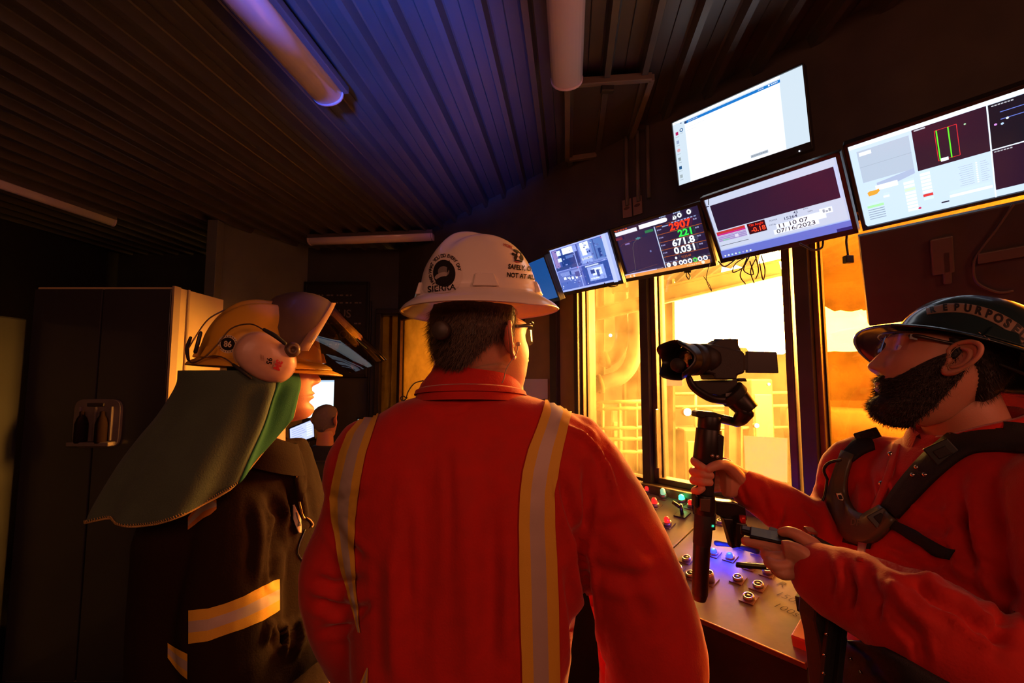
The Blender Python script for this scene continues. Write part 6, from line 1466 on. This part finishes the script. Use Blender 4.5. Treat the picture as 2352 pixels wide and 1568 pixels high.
# accessory arm block behind the stick
pp([(1645, 1150), (1690, 1155), (1712, 1165), (1716, 1195), (1700, 1200), (1672, 1192), (1646, 1182)], 1.005, .03, M_gim, 'accessory_bracket', gm); pp([(1662, 1190), (1684, 1192), (1700, 1255), (1682, 1260)], 1.0, .02, M_gim, 'bracket_leg', gm)
MB().cyl(J(1705, 1200, .99), J(1705, 1183, .99), .0065, m=None).build('red_knob', mat('red_anodised_knob', (.6, .03, .02), .3, metal=.5), gm)
pp([(1692, 1200), (1717, 1204), (1716, 1212), (1700, 1258), (1692, 1256)], .985, .018, M_gim, 'mount_block', gm)
# swing arm, roll motor and cradle
ar = MB(); ar.tube([J(1655, 961, 1.0), J(1678, 966, 1.0), J(1692, 968, .99), J(1702, 960, .98), J(1712, 945, .97)], [.008, .008, .009, .011, .013], n=14, sx=1, sy=1.4); ar.build('swing_arm', M_gim, gm)
MB().cyl(J(1683, 905, .99), J(1722, 945, .975), .027, .022, n=28).build('roll_motor', M_gim, gm, bevel=.002); MB().cyl(J(1676, 898, .99), J(1690, 912, .99), .030, n=28).build('motor_ring', M_blackr, gm, bevel=.002)
MB().cyl(J(1700, 893, .985), J(1706, 886, .985), .006, n=14).build('locking_knob', M_gim, gm)
ar = MB(); ar.tube([J(1582, 868, .97), J(1592, 888, .97), J(1615, 905, .975), J(1640, 916, .98), J(1672, 917, .985), J(1685, 910, .985)], [.007, .008, .009, .009, .010, .011], n=14); ar.build('cradle_arm', M_gim, gm)
pp([(1592, 874), (1694, 872), (1696, 900), (1668, 912), (1610, 900)], .985, .03, M_gim, 'tilt_plate', gm); pp([(1695, 868), (1713, 868), (1717, 876), (1696, 876)], .985, .03, M_gim, 'quick_release_plate', gm)
pp([(1667, 903), (1694, 899), (1686, 908), (1667, 911)], .975, .004, mat('gimbal_grey_label', (.16, .15, .15), .4), 'motor_label', gm, .0005)
# camera
cm = empty('mirrorless_camera', J(1665, 860, 1.0), 'black camera with flipped-out screen riding on the stabiliser, dark against the fire', 'camera')
pp([(1622, 795), (1640, 790), (1706, 806), (1712, 812), (1712, 856), (1694, 862), (1694, 872), (1642, 872), (1640, 860), (1620, 855)], .965, .075, M_cam, 'camera_body', cm, .004)
pp([(1634, 800), (1640, 786), (1652, 779), (1680, 777), (1692, 782), (1700, 796), (1706, 810)], .98, .045, M_cam, 'viewfinder_hump', cm, .004)
for x in (1650, 1684): MB().cyl(J(x, 792, 1.0), J(x, 779, 1.0), .010, n=20).build('control_dial', M_black, cm)
ln = MB(); A, B = J(1636, 824, 1.0), J(1566, 826, .955); ax_ = (B-A)
ln.lathe(A, ax_, [(.0, -.005), (.030, -.002), (.031, .012), (.034, .014), (.034, .034), (.031, .036), (.031, .05), (.0345, .052), (.0345, .070), (.031, .072), (.0, .070)], n=40); lo = ln.build('camera_lens', M_cam, cm)
hd = MB(); d_ = ax_.normalized(); x_ = d_.orthogonal().normalized(); y_ = d_.cross(x_); L0 = ax_.length
rr = []
for off, rad, amp in ((-.022, .034, 0), (.0, .037, .004), (.024, .043, .012), (.024, .041, .012), (.0, .035, .004), (-.02, .032, 0)):
    rr.append([A+d_*(L0+off+amp*math.cos(4*a))+(x_*math.cos(a)+y_*math.sin(a))*rad for a in [2*math.pi*i/48 for i in range(48)]])
hd.loft(rr, caps=False); hd.build('lens_hood', M_black, lo, smooth=True)
MB().lathe(A+d_*(L0-.012), d_, [(0, .004), (.018, .003), (.028, 0), (0, -.002)], n=32).build('front_glass', mat('lens_glass', (.01, .01, .015), .05, coat=.6), lo)
MB().lathe(J(1556, 838, .93), (-.5, -.8, .1), [(0, .012), (.010, .011), (.014, .004), (.014, -.02), (0, -.02)], n=24).build('focus_motor', M_blackr, lo)
pp([(1716, 806), (1785, 808), (1789, 857), (1716, 856)], .985, .010, M_black, 'flip_screen', cm, .002); pp([(1706, 815), (1718, 815), (1718, 850), (1706, 850)], .985, .012, M_cam, 'screen_hinge', cm, .001)
# phone / remote rig in the left hand
ph_ = empty('smartphone_rig', J(1775, 1240, .85), 'flat black phone and remote rig lying across the right man\'s open left hand', 'smartphone')
def bar(p0, p1, w, t_, name, m=M_black):
    a, b_ = J(*p0), J(*p1); d = (b_-a).normalized(); s_ = V((.35, .9, .25)); s_ = (s_-d*s_.dot(d)).normalized(); u = d.cross(s_)
    return MB().box((a+b_)/2, ((b_-a).length, w, t_), R=Matrix((d, s_, u)).transposed()).build(name, m, ph_, bevel=t_*.3)
bar((1722, 1222, .88), (1845, 1248, .84), .034, .008, 'phone_body', mat('phone_black', (.012, .010, .010), .35)); bar((1765, 1216, .90), (1808, 1230, .88), .02, .006, 'phone_clamp', M_gim); bar((1700, 1215, .90), (1730, 1222, .89), .02, .012, 'clamp_head', M_gim); bar((1862, 1238, .86), (1940, 1280, .84), .03, .012, 'rig_arm', M_gim); bar((1850, 1218, .88), (1872, 1221, .88), .02, .008, 'rig_knob', mat('copper_knob', (.4, .1, .05), .3, metal=.6))
bar((1690, 1296, .95), (1760, 1302, .92), .012, .006, 'lower_bar', M_gim)

# ================================================================ SEATED OPERATOR
def operator():
    hc = J(748, 968, 3.45); MH = headframe(hc, 75, 0, 0) @ Matrix.Scale(1.0, 4)
    b = MB(); head_mb(MH, b, hatted=False, nz=60, nr=60); ear_mb(MH, -1, b); ear_mb(MH, 1, b)
    nb = hc-UP*.17
    b.loft([sring(p, V((a, 0, 0)), V((0, a, 0)), 20) for p, a in ((nb-UP*.1, .08), (nb, .06), (nb+UP*.08, .055), (hc-UP*.02, .05))])
    hn = V((nb.x+.1, nb.y+.42, .86)); hn2 = V((nb.x-.3, nb.y+.42, .86)); fist(b, hn, V((0, 1, 0)), V((-1, 0, 0)), UP); fist(b, hn2, V((0, 1, 0)), V((1, 0, 0)), UP)
    b.tube([nb+V((.18, 0, -.1)), nb+V((.22, .1, -.35)), hn], [.04, .035, .025]); b.tube([nb+V((-.2, 0, -.1)), nb+V((-.24, .1, -.35)), hn2], [.04, .035, .025])
    man = b.build('person', M_skin, smooth=True); tag(man, 'seated person in dark clothes with close-cropped grey hair, watching the bright back monitors', 'person')
    hairshell('hair', MH, lambda z, ph, p: .006*sm(1.2, 1.5, abs(ph)+max(0, z-.06)*20)*sm(-.05, -.02, z+.03*sm(2, 3, abs(ph))), mat('cropped_grey_hair', (.16, .13, .13), .9, bump=.8, bscale=300), man, strands=1200, slen=.007, zr=(-.08, .125), nz=50, nr=70, tw=.0008)
    g = MB(); g.loft([sring(nb+V((0, y, z)), V((w, 0, 0)), V((0, d, 0)), 32) for z, w, d, y in ((-.0, .08, .08, 0), (-.04, .14, .09, 0), (-.09, .21, .11, .0), (-.2, .235, .13, .0), (-.4, .22, .14, .0), (-.55, .22, .15, 0), (-.66, .2, .16, .02))])
    for s_, h_ in ((1, hn), (-1, hn2)): g.tube([nb+V((s_*.18, 0, -.1)), nb+V((s_*.25, .08, -.35)), h_-V((0, .05, 0))], [.075, .06, .04], n=18)
    for s_ in (-1, 1): g.tube([nb+V((s_*.1, .02, -.62)), nb+V((s_*.12, .45, -.60)), V((nb.x+s_*.12, nb.y+.48, .1))], [.09, .075, .05], n=18)
    me = fuse(g, .012, 5); cloth(me, [], .004, 8, 2); meshobj('dark_sweatshirt', me, mat('dark_sweatshirt_cloth', (.018, .017, .022), .9, bump=.4, bscale=400), man)
    for s_ in (-1, 1): MB().box(V((nb.x+s_*.12, nb.y+.54, .05)), (.1, .26, .09)).build('shoe', M_blackr, man, bevel=.02)
    # chair
    c = V((nb.x, nb.y-.02, 0)); ch = empty('office_chair', c, 'black high-backed swivel chair under the seated operator', 'chair')
    zs = nb.z-.72; MB().box(c+V((0, .05, zs)), (.5, .48, .08)).build('seat', M_blackr, ch, bevel=.03)
    bk_ = MB(); bk_.loft([sring(c+V((0, -.22, z)), V((w, 0, 0)), V((0, .035, 0)), 28, 4) for z, w in ((zs+.08, .2), (zs+.2, .24), (zs+.5, .25), (zs+.6, .22), (zs+.64, .15))]); bk_.build('backrest', M_blackr, ch)
    MB().cyl(c+UP*.08, c+UP*zs, .03).build('gas_column', M_dark, ch)
    for k in range(5):
        a = k*2*math.pi/5; e = c+V((math.cos(a)*.3, math.sin(a)*.3, .06)); MB().cyl(c+UP*.1, e, .022).build('base_spoke', M_dark, ch); MB().cyl(e-V((0, .02, .03)), e+V((0, .02, -.03)), .028).build('castor', M_blackr, ch)
    for s_ in (-1, 1): MB().box(c+V((s_*.27, .05, zs+.24)), (.06, .26, .03)).build('armrest', M_blackr, ch, bevel=.01); MB().box(c+V((s_*.27, 0, zs+.1)), (.025, .04, .26)).build('armrest_post', M_dark, ch)
operator()
# ================================================================ LIGHT
def area(name, loc, to, sx, sy, col, e, spread=math.pi):
    l = bpy.data.lights.new(name, 'AREA'); l.shape = 'RECTANGLE'; l.size = sx; l.size_y = sy; l.color = col; l.energy = e; l.spread = spread
    o = bpy.data.objects.new(name, l); C.objects.link(o); o.location = loc; o.rotation_euler = (V(to)-V(loc)).to_track_quat('-Z', 'Y').to_euler(); return o
FIRE = (1, .40, .055)
# the fire's light pouring in (placed in the flames)
for k, (px, py, Y, e, r) in enumerate(((1700, 735, 4.3, 130, .35), (1930, 760, 3.5, 130, .3), (2150, 760, 3.1, 260, .35))):
    pass
area('door_backlight', V((-.2, 6.9, 3.2)), V((-.9, 4.8, 1.5)), .8, .8, FIRE, 160)  # unseen orange lamp added to backlight the frosted far door
# unseen fill lamps added behind the camera, standing in for bounced room light
area('camera_side_fill', V((-.4, -1.7, 2.6)), V((.1, 1.2, 1.35)), 1.6, 1.0, (1, .36, .20), 14)
area('camera_side_fill', V((1.9, -1.3, 2.4)), V((.9, .8, 1.3)), .8, .8, (1, .30, .16), 15)
# blue screen behind the camera lighting the ribs
l = bpy.data.lights.new('blue_screen_spill', 'SPOT'); l.color = (.02, .13, 1); l.energy = 900; l.spot_size = math.radians(29); l.spot_blend = .9; l.shadow_soft_size = .12
o = bpy.data.objects.new('blue_screen_spill', l); C.objects.link(o); o.location = (-.55, -.35, 1.95); q = onz(890, 75, CEIL); o.rotation_euler = (q-o.location).to_track_quat('-Z', 'Y').to_euler()
w = bpy.data.worlds.new('world'); bpy.context.scene.world = w; w.use_nodes = True; bg = w.node_tree.nodes['Background']; bg.inputs[0].default_value = (.5, .4, .45, 1); bg.inputs[1].default_value = .004
sc = bpy.context.scene
sc.view_settings.view_transform = 'Standard'; sc.view_settings.look = 'None'; sc.view_settings.gamma = 1; sc.view_settings.exposure = 0; sc.view_settings.use_curve_mapping = False
try: sc.cycles.use_denoising = True; sc.cycles.max_bounces = 8; sc.cycles.transparent_max_bounces = 12; sc.cycles.sample_clamp_indirect = 4
except Exception as ex: print(ex)
